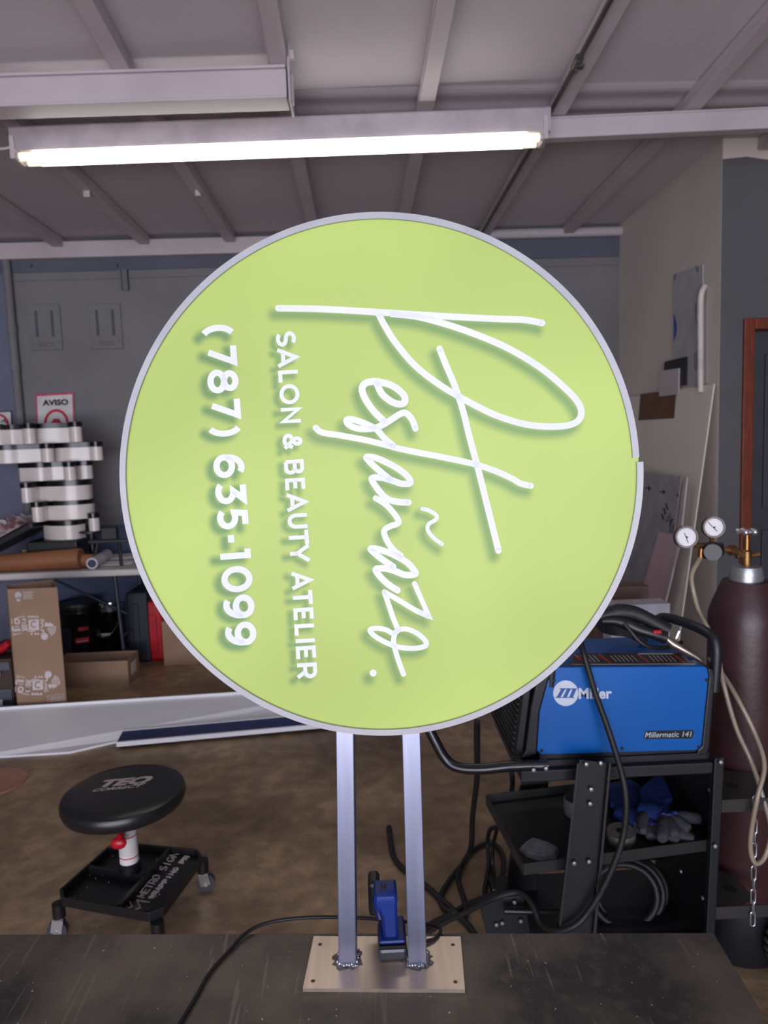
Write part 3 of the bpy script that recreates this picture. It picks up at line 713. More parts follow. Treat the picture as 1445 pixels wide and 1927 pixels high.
obj('label_blue', curved_patch(-160, -95, zt_ * .15, zt_ * .6, rr * 1.0), mat('label_navy', (30, 40, 66), .4), t)
# paint can
a = at(212, 1226, Z=0); yy = a.y + .0; xx = at(209, 1180, Y=yy).x; rr = .095; zt_ = at(210, 1139, Y=yy).z
t = thing('paint_can', (xx, yy, 0), 'glossy black paint can with steel rim and wire handle beside the pail', 'can')
bm = B(); lathe(bm, [(rr * .97, 0), (rr, .005), (rr, zt_ - .03)], (xx, yy, 0), n=32); obj('can_body', bm, mat('gloss_black', (12, 12, 14), .15), t, smooth=True)
bm = B(); lathe(bm, [(rr * 1.02, zt_ - .03), (rr * 1.03, zt_), (rr * .9, zt_), (rr * .88, zt_ - .015), (0, zt_ - .015)], (xx, yy, 0), n=32); obj('steel_rim', bm, M_chrome, t, smooth=True)
bm = B(); tube(bm, [(xx - rr, yy - .03, zt_ - .08), (xx - .05, yy - rr - .03, zt_ - .2), (xx + .05, yy - rr - .03, zt_ - .18), (xx + rr, yy - .03, zt_ - .07)], .003, 6, smooth=6); obj('handle', bm, M_chrome, t, smooth=True)
bm = B(); box(bm, (xx - .01, yy - rr - .004, zt_ * .45), (.07, .004, .016)); obj('label_stripe', bm, M_whiteink, t)
# dark case and red case
a = at(262, 1247, Z=0); zt_ = at(262, 1115, Y=a.y).z
t = thing('dark_case', (a.x, a.y, 0), 'tall dark blue grey case standing on end beside the red case', 'case')
bm = B(); bb(bm, (a.x - .07, a.y, 0), (a.x + .085, a.y + .35, zt_)); obj('shell', bm, mat('case_slate', (36, 42, 52), .5), t, bevel=.02)
bm = B(); bb(bm, (a.x - .02, a.y - .012, .06), (a.x + .02, a.y, zt_ - .08)); obj('rib', bm, mat('case_slate', (36, 42, 52), .5), t, bevel=.005)
a = at(292, 1244, Z=0); zt_ = at(290, 1132, Y=a.y).z
t = thing('red_case', (a.x, a.y, 0), 'red plastic tool case standing on end under the table by the sign', 'case')
bm = B(); bb(bm, (a.x - .055, a.y, 0), (a.x + .075, a.y + .32, zt_)); obj('shell', bm, M_red, t, bevel=.025)
bm = B(); bb(bm, (a.x - .025, a.y - .012, .07), (a.x + .03, a.y - .001, zt_ - .1)); obj('rib', bm, M_red, t, bevel=.006)
# tool chest at the left edge
a = at(22, 1350, Z=0); yy = a.y + .1; xr_ = at(24, 1290, Y=yy).x; zt_ = at(10, 1240, Y=yy).z
t = thing('tool_chest', (xr_ - .25, yy, 0), 'brown tool chest with silver drawer edges at the left edge', 'tool chest')
bm = B(); bb(bm, (xr_ - .5, yy, 0), (xr_, yy + .22, zt_)); obj('body', bm, mat('chest_brown', (70, 54, 44), .5), t, bevel=.004)
for py, h_ in ((1254, .05), (1308, .07), (1338, .07)):
    z = at(10, py, Y=yy - .015).z
    bm = B(); bb(bm, (xr_ - .5, yy - .015, z - h_ / 2), (xr_ - .005, yy - .0, z + h_ / 2)); dr_ = obj('drawer', bm, mat('drawer_silver', (120, 124, 136), .35, .6), t, bevel=.003)
    bm = B(); bb(bm, (xr_ - .3, yy - .018, z - h_ / 2 - .03), (xr_ - .06, yy - .016, z - h_ / 2 + .008)); obj('drawer_label', bm, M_paper, dr_)
q = Vector((xr_ - .1, yy + .08, zt_))
t = thing('red_hand_tool', q, 'red and black hand tool lying on the tool chest', 'tool')
bm = B(); tube(bm, [q + Vector((-.2, 0, .035)), q + Vector((0, -.01, .04)), q + Vector((.07, -.02, .085))], [.034, .03, .02], 12, smooth=4); obj('grip', bm, M_red, t, smooth=True)
bm = B(); bb(bm, q + Vector((-.02, .03, 0)), q + Vector((.1, .1, .075))); obj('head', bm, M_black, t, bevel=.01)
# white fascia strips on the floor
w0 = at(0, 1353, Z=.02); w1 = at(470, 1322, Z=.02); dw = (w1 - w0).normalized(); far0 = w0 - dw * .5; far1 = w1 + dw * .75
nf0 = at(0, 1420, Z=.02); nf1 = at(230, 1388, Z=.02); nf2 = at(130, 1412, Z=.02); 
M_fascia = mat('white_fascia', (244, 245, 250), .3, c2=(240, 241, 246), scale=3)
t = thing('white_metal_fascia', (w0 + nf0) / 2 * Vector((1, 1, 0)).length if False else Vector(((w0.x + w1.x) / 2, (w0.y + nf0.y) / 2, 0)), 'long white metal fascia lying across the floor behind the stool', 'panel')
dn = (nf1 - nf0).normalized(); near0 = nf0 - dn * .5
pl = [far0, far1, far1 + Vector((0.02, -.28, 0)), nf1 + Vector((.02, -.0, 0)), nf2, nf0, near0]
bm = B(); zt__ = [.075, .075, .02, .012, .012, .012, .012]; hexa(bm, [Vector((p.x, p.y, .001)) for p in pl], [Vector((p.x, p.y, z_)) for p, z_ in zip(pl, zt__)]); obj('web', bm, M_fascia, t)
bm = B(); beam(bm, Vector((far0.x, far0.y, .045)), Vector((far1.x, far1.y, .045)), .006, .09); obj('back_flange', bm, M_fascia, t)
mid0 = at(0, 1378, Z=.02); mid1 = at(470, 1338, Z=.02); e_ = (mid1 - mid0).normalized()
bm = B(); beam(bm, Vector((mid0.x, mid0.y, .045)) - e_ * .4, Vector((mid1.x, mid1.y, .045)) + e_ * .6, .02, .014); obj('fold', bm, M_fascia, t, bevel=.002)
n0 = at(231, 1376, Z=.04); n1 = at(480, 1354, Z=.04); dn = (n1 - n0).normalized(); nn = Vector((dn.y, -dn.x, 0))
L_ = 1.35; n0 = n0 + Vector((0, 0, 0))
wN = (n0 - at(231, 1395, Z=.04)).length
t = thing('navy_fascia', Vector((n0.x, n0.y, 0)), 'navy faced plank with white edges lying on the near side of the white fascia', 'plank')
bm = B(); prism(bm, [Vector((p.x, p.y, .02)) for p in (n0, n0 + dn * L_, n0 + dn * L_ + nn * wN, n0 + nn * wN)], (0, 0, .02)); obj('navy_face', bm, mat('navy_paint', (44, 58, 112), .45), t)
for s, w_ in ((-.012, .022), (wN + .008, .012)):
    bm = B(); prism(bm, [Vector((p.x, p.y, .02)) for p in (n0 + nn * (s - w_ / 2), n0 + dn * L_ + nn * (s - w_ / 2), n0 + dn * L_ + nn * (s + w_ / 2), n0 + nn * (s + w_ / 2))], (0, 0, .023)); obj('white_edge', bm, M_fascia, t)
# round board at left
c = at(-14, 1473, Z=.004); rr = at(43, 1473, Z=.004).x - c.x
bm = B(); lathe(bm, [(rr, 0), (rr, .006), (0, .006)], (c.x, c.y, .001), n=48); obj('round_board', bm, mat('pink_tan_board', (176, 130, 108), .6, c2=(160, 116, 96), scale=4), label='round tan board lying on the floor at the left edge', cat='board')

# ------------------------------------------------------------------ rolling stool
col = at(245, 1638, Z=.14); sx_, sy_ = col.x, col.y
sl = at(115, 1490, Y=sy_); sr = at(350, 1490, Y=sy_); SR = (sr.x - sl.x) / 2 * .965; scx = (sl.x + sr.x) / 2
ztop = at(233, 1484, Y=sy_).z; TZS = .15
t = thing('rolling_stool', (sx_, sy_, 0), 'black round mechanic stool with tool tray base on casters, in front of the white fascia', 'stool')
cs = (scx + .0, sy_, 0)
M_vinyl = mat('black_vinyl', (26, 26, 28), .32, c2=(32, 32, 34), scale=6)
bm = B(); lathe(bm, [(0, ztop - .055), (SR * .9, ztop - .055), (SR * .97, ztop - .05), (SR, ztop - .036), (SR * 1.005, ztop - .02), (SR * .98, ztop - .008), (SR * .92, ztop - .002), (SR * .75, ztop), (0, ztop)], cs, n=56)
seat = obj('seat', bm, M_vinyl, t, smooth=True)
bm = B(); lathe(bm, [(SR * .6, ztop - .063), (SR * .9, ztop - .058), (SR * .9, ztop - .0545), (0, ztop - .0545)], cs, n=40); obj('seat_underside', bm, M_black, t)
def seatp(x, y): return at(x, y, Z=ztop + .0012)
bm = B(); font_mesh(bm, 'TEQ', lambda u, v: seatp(180 + 97 * u + 19 * v, 1481.5 - 9 * u - 14 * v), (0, 0, 0), bold=.06)
font_mesh(bm, 'CORRECT', lambda u, v: seatp(171.5 + 92 * u + 8 * v, 1490 - 9 * u - 5.5 * v), (0, 0, 0), bold=.04); obj('seat_lettering', bm, M_greyink, seat)
cg = (sx_, sy_, 0)
zc0 = TZS - .01
bm = B(); lathe(bm, [(.036, zc0), (.036, zc0 + .03), (.03, zc0 + .035), (.026, ztop - .062)], cg, n=24); obj('gas_column', bm, M_black, t, smooth=True)
zl0 = TZS + .025; zl1 = ztop - .085
bm = B(); lathe(bm, [(.0305, zl0), (.0305, zl1)], cg, n=28); lab = obj('column_label', bm, M_paper, t, smooth=True)
bm = B()
for f_ in (.12, .55, .92): lathe(bm, [(.0309, zl0 + (zl1 - zl0) * f_), (.0309, zl0 + (zl1 - zl0) * f_ + .004)], cg, n=28)
obj('label_red_line', bm, M_redink, lab)
bm = B()
for f_ in [.2 + i * .045 for i in range(7)] + [.62 + i * .045 for i in range(6)]: lathe(bm, [(.0307, zl0 + (zl1 - zl0) * f_), (.0307, zl0 + (zl1 - zl0) * f_ + .0015)], cg, n=28)
obj('label_text', bm, mat('faint_text', (190, 186, 186), .6), lab)
lv0 = at(231, 1564, Y=sy_ - .05); lv1 = at(223, 1587, Y=sy_ - .08)
bm = B(); tube(bm, [Vector((sx_, sy_, ztop - .07)), lv0, lv0.lerp(lv1, .5), lv1], [.008, .014, .022, .02], 14, smooth=4, sx=.55); ball(bm, lv1, (.026, .014, .02), 14); obj('lever', bm, M_red, t, smooth=True)
TC = [at(97, 1686, Z=TZS), at(298, 1722, Z=TZS), at(389, 1599, Z=TZS), at(214, 1582, Z=TZS)]
tc_ = sum(TC, Vector()) / 4
def cham(P, k_):
    out = []
    for i in range(4):
        p, a_, b_ = P[i], P[i - 1], P[(i + 1) % 4]; out += [p + (a_ - p).normalized() * k_, p + (b_ - p).normalized() * k_]
    return out
def inset(P, d_): return [tc_ + (p - tc_) * (1 - d_) for p in P]
bm = B(); prism(bm, [p - Vector((0, 0, .03)) for p in cham(TC, .035)], (0, 0, .004))
o1 = cham(TC, .035); i1 = inset(o1, .045)
for i in range(8):
    a_, b_, e_, f_ = o1[i], o1[(i + 1) % 8], i1[(i + 1) % 8], i1[i]; prism(bm, [p - Vector((0, 0, .03)) for p in (a_, b_, e_, f_)], (0, 0, .03))
tray = obj('tray', bm, mat('tray_black', (24, 24, 27), .38), t, bevel=.003)
cA = TC[0].lerp(TC[1], .62); cB = TC[3].lerp(TC[2], .62); cM = TC[0].lerp(TC[3], .52); cN = cA.lerp(cB, .5)
bm = B(); dz_ = Vector((0, 0, -.013)); beam(bm, cA.lerp(cB, .05) + dz_, cA.lerp(cB, .97) + dz_, .012, .026); beam(bm, cM.lerp(cN, .06) + dz_, cN + dz_, .012, .026); obj('tray_divider', bm, mat('tray_black', (24, 24, 27), .38), t)
# raised lid compartment with lettering
bm = B(); q = [cA.lerp(cB, .04), TC[1].lerp(TC[0], .06).lerp(TC[2], .05), TC[2].lerp(TC[3], .06).lerp(TC[1], .05), cA.lerp(cB, .94)]
prism(bm, [p + Vector((0, 0, -.026)) for p in q], (0, 0, .004)); obj('tray_plate', bm, mat('tray_black2', (30, 30, 32), .35), t)
ZL = TZS - .0205
def trp(x, y): return at(210 + x / 9.03, 1590 + y / 9.03, Z=ZL)
bm = B(); marks(bm, simple_word('METRO SIGN', (535, 900), (610, -760), (-105, -25), 17, .2), trp, (0, 0, -.0008))
marks(bm, [([(120, 1135), (350, 1045), (295, 925)], 20, False), ([(265, 1145), (490, 1065), (430, 940), (640, 970)], 20, False)], trp, (0, 0, -.0008))
obj('tray_lettering', bm, M_greyink, t)
bm = B(); marks(bm, simple_word('WRAPPING PR', (685, 915), (640, -730), (-68, -12), 22, .25), trp, (0, 0, -.0008)); obj('tray_lettering', bm, M_whiteink, t)
bm = B()
for i in range(26):
    f1, f2 = random.random() * .9 + .05, random.random() * .9 + .05; p = TC[0].lerp(TC[1], f1).lerp(TC[3].lerp(TC[2], f1), f2); ball(bm, p + Vector((0, 0, -.0195)), .0012 + random.random() * .0016, 6)
obj('tray_debris', bm, mat('metal_filings', (150, 146, 140), .4), t, kind='stuff')
for i, p in enumerate(TC):
    o_ = (p - tc_) * .93 + tc_; out = (p - tc_).normalized()
    hub = Vector((o_.x, o_.y, .035)) + out * .008
    ax = Vector((-out.y, out.x, 0)) if i != 1 else Vector((.3, 1, 0)).normalized()
    bm = B(); tube(bm, [Vector((o_.x, o_.y, .075)), Vector((o_.x, o_.y, TZS - .03))], .02, 14); cst = obj('caster', bm, M_black, t, smooth=True)
    ax = Vector((out.x * .4 - out.y, out.y * .4 + out.x, 0)).normalized()
    bm = B(); tube(bm, [hub - ax * .011, hub + ax * .011], .031, 24); obj('wheel', bm, mat('wheel_grey', (60, 60, 66), .4), cst, smooth=True)
    bm = B(); mt = ax.to_track_quat('Z', 'Y').to_matrix(); 
    for s in (-1, 1): beam(bm, hub + ax * s * .015 + Vector((0, 0, -.004)), Vector((o_.x, o_.y, .072)) + ax * s * .015, .005, .034, up=ax.cross(Vector((0, 0, 1))))
    beam(bm, Vector((o_.x, o_.y, .074)) - ax * .018, Vector((o_.x, o_.y, .074)) + ax * .018, .03, .006); tube(bm, [hub - ax * .02, hub + ax * .02], .007, 10)
    obj('chrome_fork', bm, M_chrome, cst)

# ------------------------------------------------------------------ workbench
BZ = .76
b1 = at(0, 1758, Z=BZ); b2 = at(1343, 1755, Z=BZ); b3 = at(1445, 1925, Z=BZ)
ub = (b2 - b1).normalized(); vb = (b3 - b2).normalized(); far_l = b2 - ub * 2.3; nl = far_l + vb * .75; nr = b2 + vb * .75
t = thing('steel_workbench', Vector((b2.x - .6, b2.y - .3, 0)), 'dark scratched steel workbench in the foreground carrying the round sign', 'workbench')
bm = B(); prism(bm, [p - Vector((0, 0, .012)) for p in (far_l, b2, nr, nl)], (0, 0, .012)); top = obj('bench_top', bm, M_bench, t, bevel=.0015)
bm = B(); beam(bm, far_l + vb * .012 - Vector((0, 0, .035)), b2 + vb * .012 - ub * .01 - Vector((0, 0, .035)), .01, .045); beam(bm, b2 + vb * .02 - ub * .012 - Vector((0, 0, .035)), nr - ub * .012 - Vector((0, 0, .035)), .01, .045); obj('apron', bm, M_blacksteel, t)
for p in (far_l + ub * .06 + vb * .06, b2 - ub * .06 + vb * .06, nr - ub * .06 - vb * .06, nl + ub * .06 - vb * .06):
    bm = B(); bb(bm, (p.x - .025, p.y - .025, 0), (p.x + .025, p.y + .025, BZ - .013)); obj('leg', bm, M_blacksteel, t)

# ------------------------------------------------------------------ round sign
PA = at(570, 1867, Z=BZ); PB = at(875, 1869, Z=BZ); PC = at(865, 1770, Z=BZ); PD = at(590, 1768, Z=BZ)
us = (PB - PA); us.z = 0; us.normalize(); ns = Vector((us.y, -us.x, 0))      # ns faces the camera
post_z = BZ + .006
pb0 = at(655, 1817, Z=post_z)
SD = pb0.dot(ns)
def sgn(px, py, off=0.0):
    d = CM @ Vector((px - 722.5, 963.5 - py, -F)); tt = (SD + off - CP.dot(ns)) / d.dot(ns); return CP + d * tt
SC = Vector((713, 901.5)); cw = sgn(SC.x, SC.y)
rad = ((sgn(1203, 900) - sgn(223, 900)).length / 2 + (sgn(713, 410) - sgn(713, 1393)).length / 2) / 2
cw = (sgn(1203, 900) + sgn(223, 900) + sgn(713, 410) + sgn(713, 1393)) / 4
sign = thing('round_salon_sign', (pb0.x, pb0.y, BZ), 'lit round lime green salon sign with white lettering on two aluminium posts', 'sign')
DEP = -ns
# script lettering, in picture space of the sign face
def c2(p): return [(500 + x / 2.2937, 540 + y / 2.2937) for x, y in p]
def c7(p): return [(640 + x / 3.108, 680 + y / 3.108) for x, y in p]
def sm(p, n=8): return [(v.x, v.y) for v in spline([(a, b, 0) for a, b in p], n)]
script = [
 (sm(c2([(55, 92), (250, 96), (500, 110), (760, 126), (1000, 138), (1100, 141), (1150, 147), (1192, 156)])), 13, True),
 (sm(c2([(545, 116), (640, 126), (740, 150), (880, 195), (1040, 262), (1190, 352), (1310, 455), (1358, 520), (1352, 572), (1300, 598), (1200, 602), (1100, 588), (980, 548), (850, 482), (740, 415), (640, 335), (560, 240), (515, 170), (488, 118)]), 10), 13.2, True),
 (sm(c2([(750, 267), (775, 330), (815, 425), (850, 530), (880, 650), (915, 780), (950, 920), (980, 1040), (1004, 1137)])), 13, True),
 (sm(c2([(216, 608), (245, 628), (330, 642), (450, 665), (600, 703), (750, 732), (890, 762), (980, 790), (1060, 825), (1100, 848), (1143, 858)])), 12.5, True),
 (sm(c7([(215, 130), (245, 190), (300, 235), (350, 250), (378, 235), (370, 195), (310, 145), (240, 122), (190, 118), (145, 130), (128, 165), (150, 225), (200, 295), (255, 348)])), 14, True),
 (sm(c7([(440, 392), (420, 340), (385, 303), (350, 308), (300, 340), (235, 378), (170, 395), (100, 392), (50, 370), (38, 345), (60, 338), (110, 350), (170, 375), (215, 400), (260, 450), (310, 492)])), 13, True),
 (sm(c7([(290, 690), (230, 640), (175, 590), (155, 560), (200, 562), (270, 590), (350, 635), (400, 680), (408, 712), (360, 715), (300, 695), (240, 680), (185, 685), (215, 740), (270, 800), (330, 820), (400, 825)])), 13, True),
 (sm(c7([(208, 800), (250, 825), (290, 860), (330, 910), (340, 945), (290, 965), (258, 990), (270, 1040), (310, 1100), (355, 1135)])), 12, True),
 (sm(c7([(310, 1200), (250, 1160), (200, 1120), (180, 1095), (230, 1100), (310, 1130), (390, 1175), (435, 1225), (435, 1245), (380, 1248), (310, 1222), (250, 1210), (208, 1218), (240, 1265), (290, 1310), (335, 1338)])), 13, True),
 (c7([(435, 1300), (518, 1488), (470, 1470)]) , 10.5, True),
 (sm(c7([(518, 1490), (440, 1455), (350, 1400), (258, 1348)]), 4), 10.5, True),
 (sm(c7([(258, 1348), (285, 1425), (310, 1500), (340, 1570)]), 4), 10.5, True),
 (sm(c7([(345, 1568), (390, 1565), (450, 1590), (500, 1635), (495, 1665), (430, 1678), (340, 1670), (260, 1640), (195, 1600), (175, 1570), (215, 1560), (270, 1570), (310, 1590), (345, 1568)])), 10, True),
 (sm(c7([(322, 1585), (312, 1630), (320, 1680), (345, 1760), (370, 1828)])), 10.5, True),
 (sm(c7([(482, 862), (520, 872), (562, 900), (560, 925), (520, 950), (512, 985), (545, 1030), (595, 1068)])), 8.2, True),
 (c7([(193, 1822)]), 14, True),
]
script = [(p_, w_ * .93, r_) for p_, w_, r_ in script]
def c1(y): return 540 + y / 2.5025
Up = Vector((.0705, 1)).normalized(); Vp = Vector((1, -.0705)).normalized()
Op = Vector((383.5 - (c1(268) - 600) * .0705, 600 + 0))
# baseline passes x=386.5 at y~c1(300)
def base_pt(x, y, U): return Vector((x, y))
B0 = Vector((385.8, 652)); 
phone = word([(ch, (c1(a) - 652), (c1(b) - 652)) for ch, a, b in (('(', 178, 255), ('7', 270, 376), ('8', 393, 505), ('7', 522, 627), (')', 640, 715), ('6', 790, 905), ('3', 922, 1028), ('5', 1048, 1147), ('-', 1160, 1224), ('1', 1228, 1300), ('0', 1322, 1445), ('9', 1457, 1572), ('9', 1585, 1700))], B0, Up, Vp, 58.5, 11.5)
Us = Vector((.064, 1)).normalized(); Vs = Vector((1, -.064)).normalized(); S0 = Vector((519.5, 640))
tag_spans = [('S', 210, 284), ('A', 290, 381), ('L', 393, 457), ('O', 461, 556), ('N', 568, 648), ('&', 693, 771), ('B', 814, 889), ('E', 902, 966), ('A', 974, 1062), ('U', 1069, 1144), ('T', 1146, 1222), ('Y', 1216, 1302), ('A', 1344, 1430), ('T', 1430, 1504), ('E', 1514, 1578), ('L', 1590, 1651), ('I', 1658, 1684), ('E', 1694, 1762), ('R', 1773, 1852)]
tagl = word([(ch, c1(a) - 640, c1(b) - 640) for ch, a, b in tag_spans], S0, Us, Vs, 37.5, 7.2)

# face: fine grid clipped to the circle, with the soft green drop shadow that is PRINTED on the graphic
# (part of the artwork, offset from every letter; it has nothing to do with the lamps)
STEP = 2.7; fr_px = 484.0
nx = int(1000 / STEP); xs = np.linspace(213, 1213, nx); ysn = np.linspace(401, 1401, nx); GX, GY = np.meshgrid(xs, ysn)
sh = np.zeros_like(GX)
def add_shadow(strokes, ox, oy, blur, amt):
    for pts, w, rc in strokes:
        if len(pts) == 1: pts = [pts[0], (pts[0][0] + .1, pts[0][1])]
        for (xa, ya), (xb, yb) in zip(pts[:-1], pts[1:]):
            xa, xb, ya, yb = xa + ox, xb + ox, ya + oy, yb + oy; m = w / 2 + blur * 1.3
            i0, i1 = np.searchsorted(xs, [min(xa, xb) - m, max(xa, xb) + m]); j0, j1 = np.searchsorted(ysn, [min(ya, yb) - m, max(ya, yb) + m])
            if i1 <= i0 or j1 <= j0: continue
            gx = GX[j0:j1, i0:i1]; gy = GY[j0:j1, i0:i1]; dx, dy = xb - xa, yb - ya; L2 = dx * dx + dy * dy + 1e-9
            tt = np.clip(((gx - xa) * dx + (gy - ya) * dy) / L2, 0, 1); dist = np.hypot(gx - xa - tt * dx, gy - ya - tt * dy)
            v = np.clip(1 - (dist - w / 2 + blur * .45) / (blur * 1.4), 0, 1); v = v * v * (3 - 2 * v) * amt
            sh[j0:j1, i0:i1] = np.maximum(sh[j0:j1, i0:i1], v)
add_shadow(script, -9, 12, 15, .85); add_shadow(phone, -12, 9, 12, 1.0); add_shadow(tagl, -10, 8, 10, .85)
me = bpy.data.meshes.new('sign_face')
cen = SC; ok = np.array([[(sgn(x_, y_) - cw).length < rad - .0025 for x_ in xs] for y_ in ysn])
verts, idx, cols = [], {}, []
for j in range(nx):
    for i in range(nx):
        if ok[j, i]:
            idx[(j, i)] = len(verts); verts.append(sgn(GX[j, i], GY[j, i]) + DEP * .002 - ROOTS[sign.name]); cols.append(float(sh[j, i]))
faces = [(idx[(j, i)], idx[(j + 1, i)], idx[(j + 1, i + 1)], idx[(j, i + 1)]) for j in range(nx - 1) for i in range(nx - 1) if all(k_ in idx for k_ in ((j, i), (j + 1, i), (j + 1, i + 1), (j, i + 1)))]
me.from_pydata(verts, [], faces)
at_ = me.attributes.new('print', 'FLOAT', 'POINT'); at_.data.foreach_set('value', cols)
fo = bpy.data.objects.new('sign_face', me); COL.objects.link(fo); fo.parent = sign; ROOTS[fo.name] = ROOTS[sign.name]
m = bpy.data.materials.new('lit_green_acrylic'); m.use_nodes = True; nt = m.node_tree; b = nt.nodes['Principled BSDF']
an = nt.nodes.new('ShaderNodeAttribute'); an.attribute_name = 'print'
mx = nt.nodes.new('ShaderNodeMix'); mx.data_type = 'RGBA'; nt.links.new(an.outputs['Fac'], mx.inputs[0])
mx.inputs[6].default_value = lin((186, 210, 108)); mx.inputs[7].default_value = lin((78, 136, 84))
tc = nt.nodes.new('ShaderNodeTexCoord'); nz = nt.nodes.new('ShaderNodeTexNoise'); nz.inputs['Scale'].default_value = 3.2; nz.inputs['Detail'].default_value = 1
nt.links.new(tc.outputs['Object'], nz.inputs['Vector']); mr = nt.nodes.new('ShaderNodeMapRange'); mr.inputs['From Min'].default_value = .3; mr.inputs['From Max'].default_value = .7
mr.inputs['To Min'].default_value = .69; mr.inputs['To Max'].default_value = .86; nt.links.new(nz.outputs['Fac'], mr.inputs['Value'])
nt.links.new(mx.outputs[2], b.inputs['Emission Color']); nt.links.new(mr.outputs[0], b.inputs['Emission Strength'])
b.inputs['Base Color'].default_value = lin((80, 88, 40)); b.inputs['Roughness'].default_value = .5
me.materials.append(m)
M_let = mat('lit_white_lettering', (150, 150, 154), .5, emit=(234, 238, 250), es=.62)
for nm, sts in (('script_lettering', script), ('phone_number_lettering', phone), ('tagline_lettering', tagl)):
    bm = B(); marks(bm, sts, lambda x, y: sgn(x, y) - DEP * .001, DEP * .0025); obj(nm, bm, M_let, sign)
# rim: aluminium return with a retainer lip, split at the right side where it springs apart
M_rim = mat('white_grey_rim', (164, 164, 168), .4, .1, c2=(156, 156, 162), scale=20)
def rim(a0, a1, r_in, r_out, dep, dr0=0, dr1=0, n=90):
    bm = B(); sec = []
    for i in range(n + 1):
        f = i / n; a_ = R(a0 + (a1 - a0) * f); k_ = dr0 * max(0, 1 - f * 10) + dr1 * max(0, (f - .9) * 10)
        e = us * math.cos(a_) + Vector((0, 0, 1)) * math.sin(a_)
        q_ = [cw + e * (r_in + k_) - DEP * .003, cw + e * (r_out + k_) - DEP * .003, cw + e * (r_out + k_) + DEP * dep, cw + e * (r_out - .002 + k_) + DEP * dep, cw + e * (r_out - .002 + k_) + DEP * .006, cw + e * (r_in + k_) + DEP * .006]
        sec.append([bm.verts.new(p) for p in q_])
    for i in range(n):
        for k_ in range(6): bm.faces.new((sec[i][k_], sec[i][(k_ + 1) % 6], sec[i + 1][(k_ + 1) % 6], sec[i + 1][k_]))
    bm.faces.new(sec[0]); bm.faces.new(sec[-1][::-1]); return bm
obj('rim', rim(4.0, 363.0, rad - .0085, rad, .09, dr0=-.004, dr1=.001, n=220), M_rim, sign, smooth=True)
bm = B(); lathe(bm, [(0, 0), (rad - .004, 0), (rad - .004, .004), (0, .004)], (0, 0, 0), n=96, mtx=Matrix((us, Vector((0, 0, 1)), DEP)).transposed()); bmesh.ops.translate(bm, verts=bm.verts, vec=cw + DEP * .085); obj('back_panel', bm, M_rim, sign)
for (ta, tb, ba, bb_) in ((630, 664, 637, 670), (755, 790, 768, 803)):
    tl, tr, b_l, b_r = sgn(ta, 1360), sgn(tb, 1360), at(ba, 1816, Z=post_z), at(bb_, 1816, Z=post_z)
    q0 = sgn(ba, 1819); q1 = sgn(bb_, 1819); q0.z = q1.z = post_z
    bm = B(); o_ = DEP * .0095; hexa(bm, [q0, q1, q1 + DEP * .027, q0 + DEP * .027], [tl + o_, tr + o_, tr + DEP * .0365, tl + DEP * .0365]); post = obj('post', bm, M_alu, sign, bevel=.0012)
    bm = B(); c_ = (q0 + q1) / 2 + DEP * .0135; rnd = random.Random(ta)
    for i in range(34):
        a_ = i / 34 * 4; s_ = int(a_); f = a_ - s_; crn = [(-1, -1), (1, -1), (1, 1), (-1, 1)]
        ca, cb = crn[s_ % 4], crn[(s_ + 1) % 4]; u_ = ca[0] + (cb[0] - ca[0]) * f; v_ = ca[1] + (cb[1] - ca[1]) * f
        p_ = c_ + us * u_ * .0145 + DEP * v_ * .0145; ball(bm, p_ + Vector((rnd.uniform(-.001, .001), rnd.uniform(-.001, .001), rnd.uniform(0, .0025))), (rnd.uniform(.0018, .0036), rnd.uniform(.0018, .0034), rnd.uniform(.0018, .0045)), 8)
    obj('weld_bead', bm, mat('weld_metal', (190, 192, 200), .3, .9), post, smooth=True)
    bm = B(); ring_ = []
    for i in range(26):
        a_ = 2 * math.pi * i / 26; k_ = rnd.uniform(.8, 1.25); ring_.append(c_ + us * math.cos(a_) * .0215 * k_ + DEP * math.sin(a_) * .0215 * k_ + Vector((0, 0, .0002)))
    prism(bm, ring_, (0, 0, .0002)); obj('weld_soot', bm, mat('soot', (84, 80, 80), .6, c2=(140, 130, 122), scale=160, fac=(.4, .6)), post)
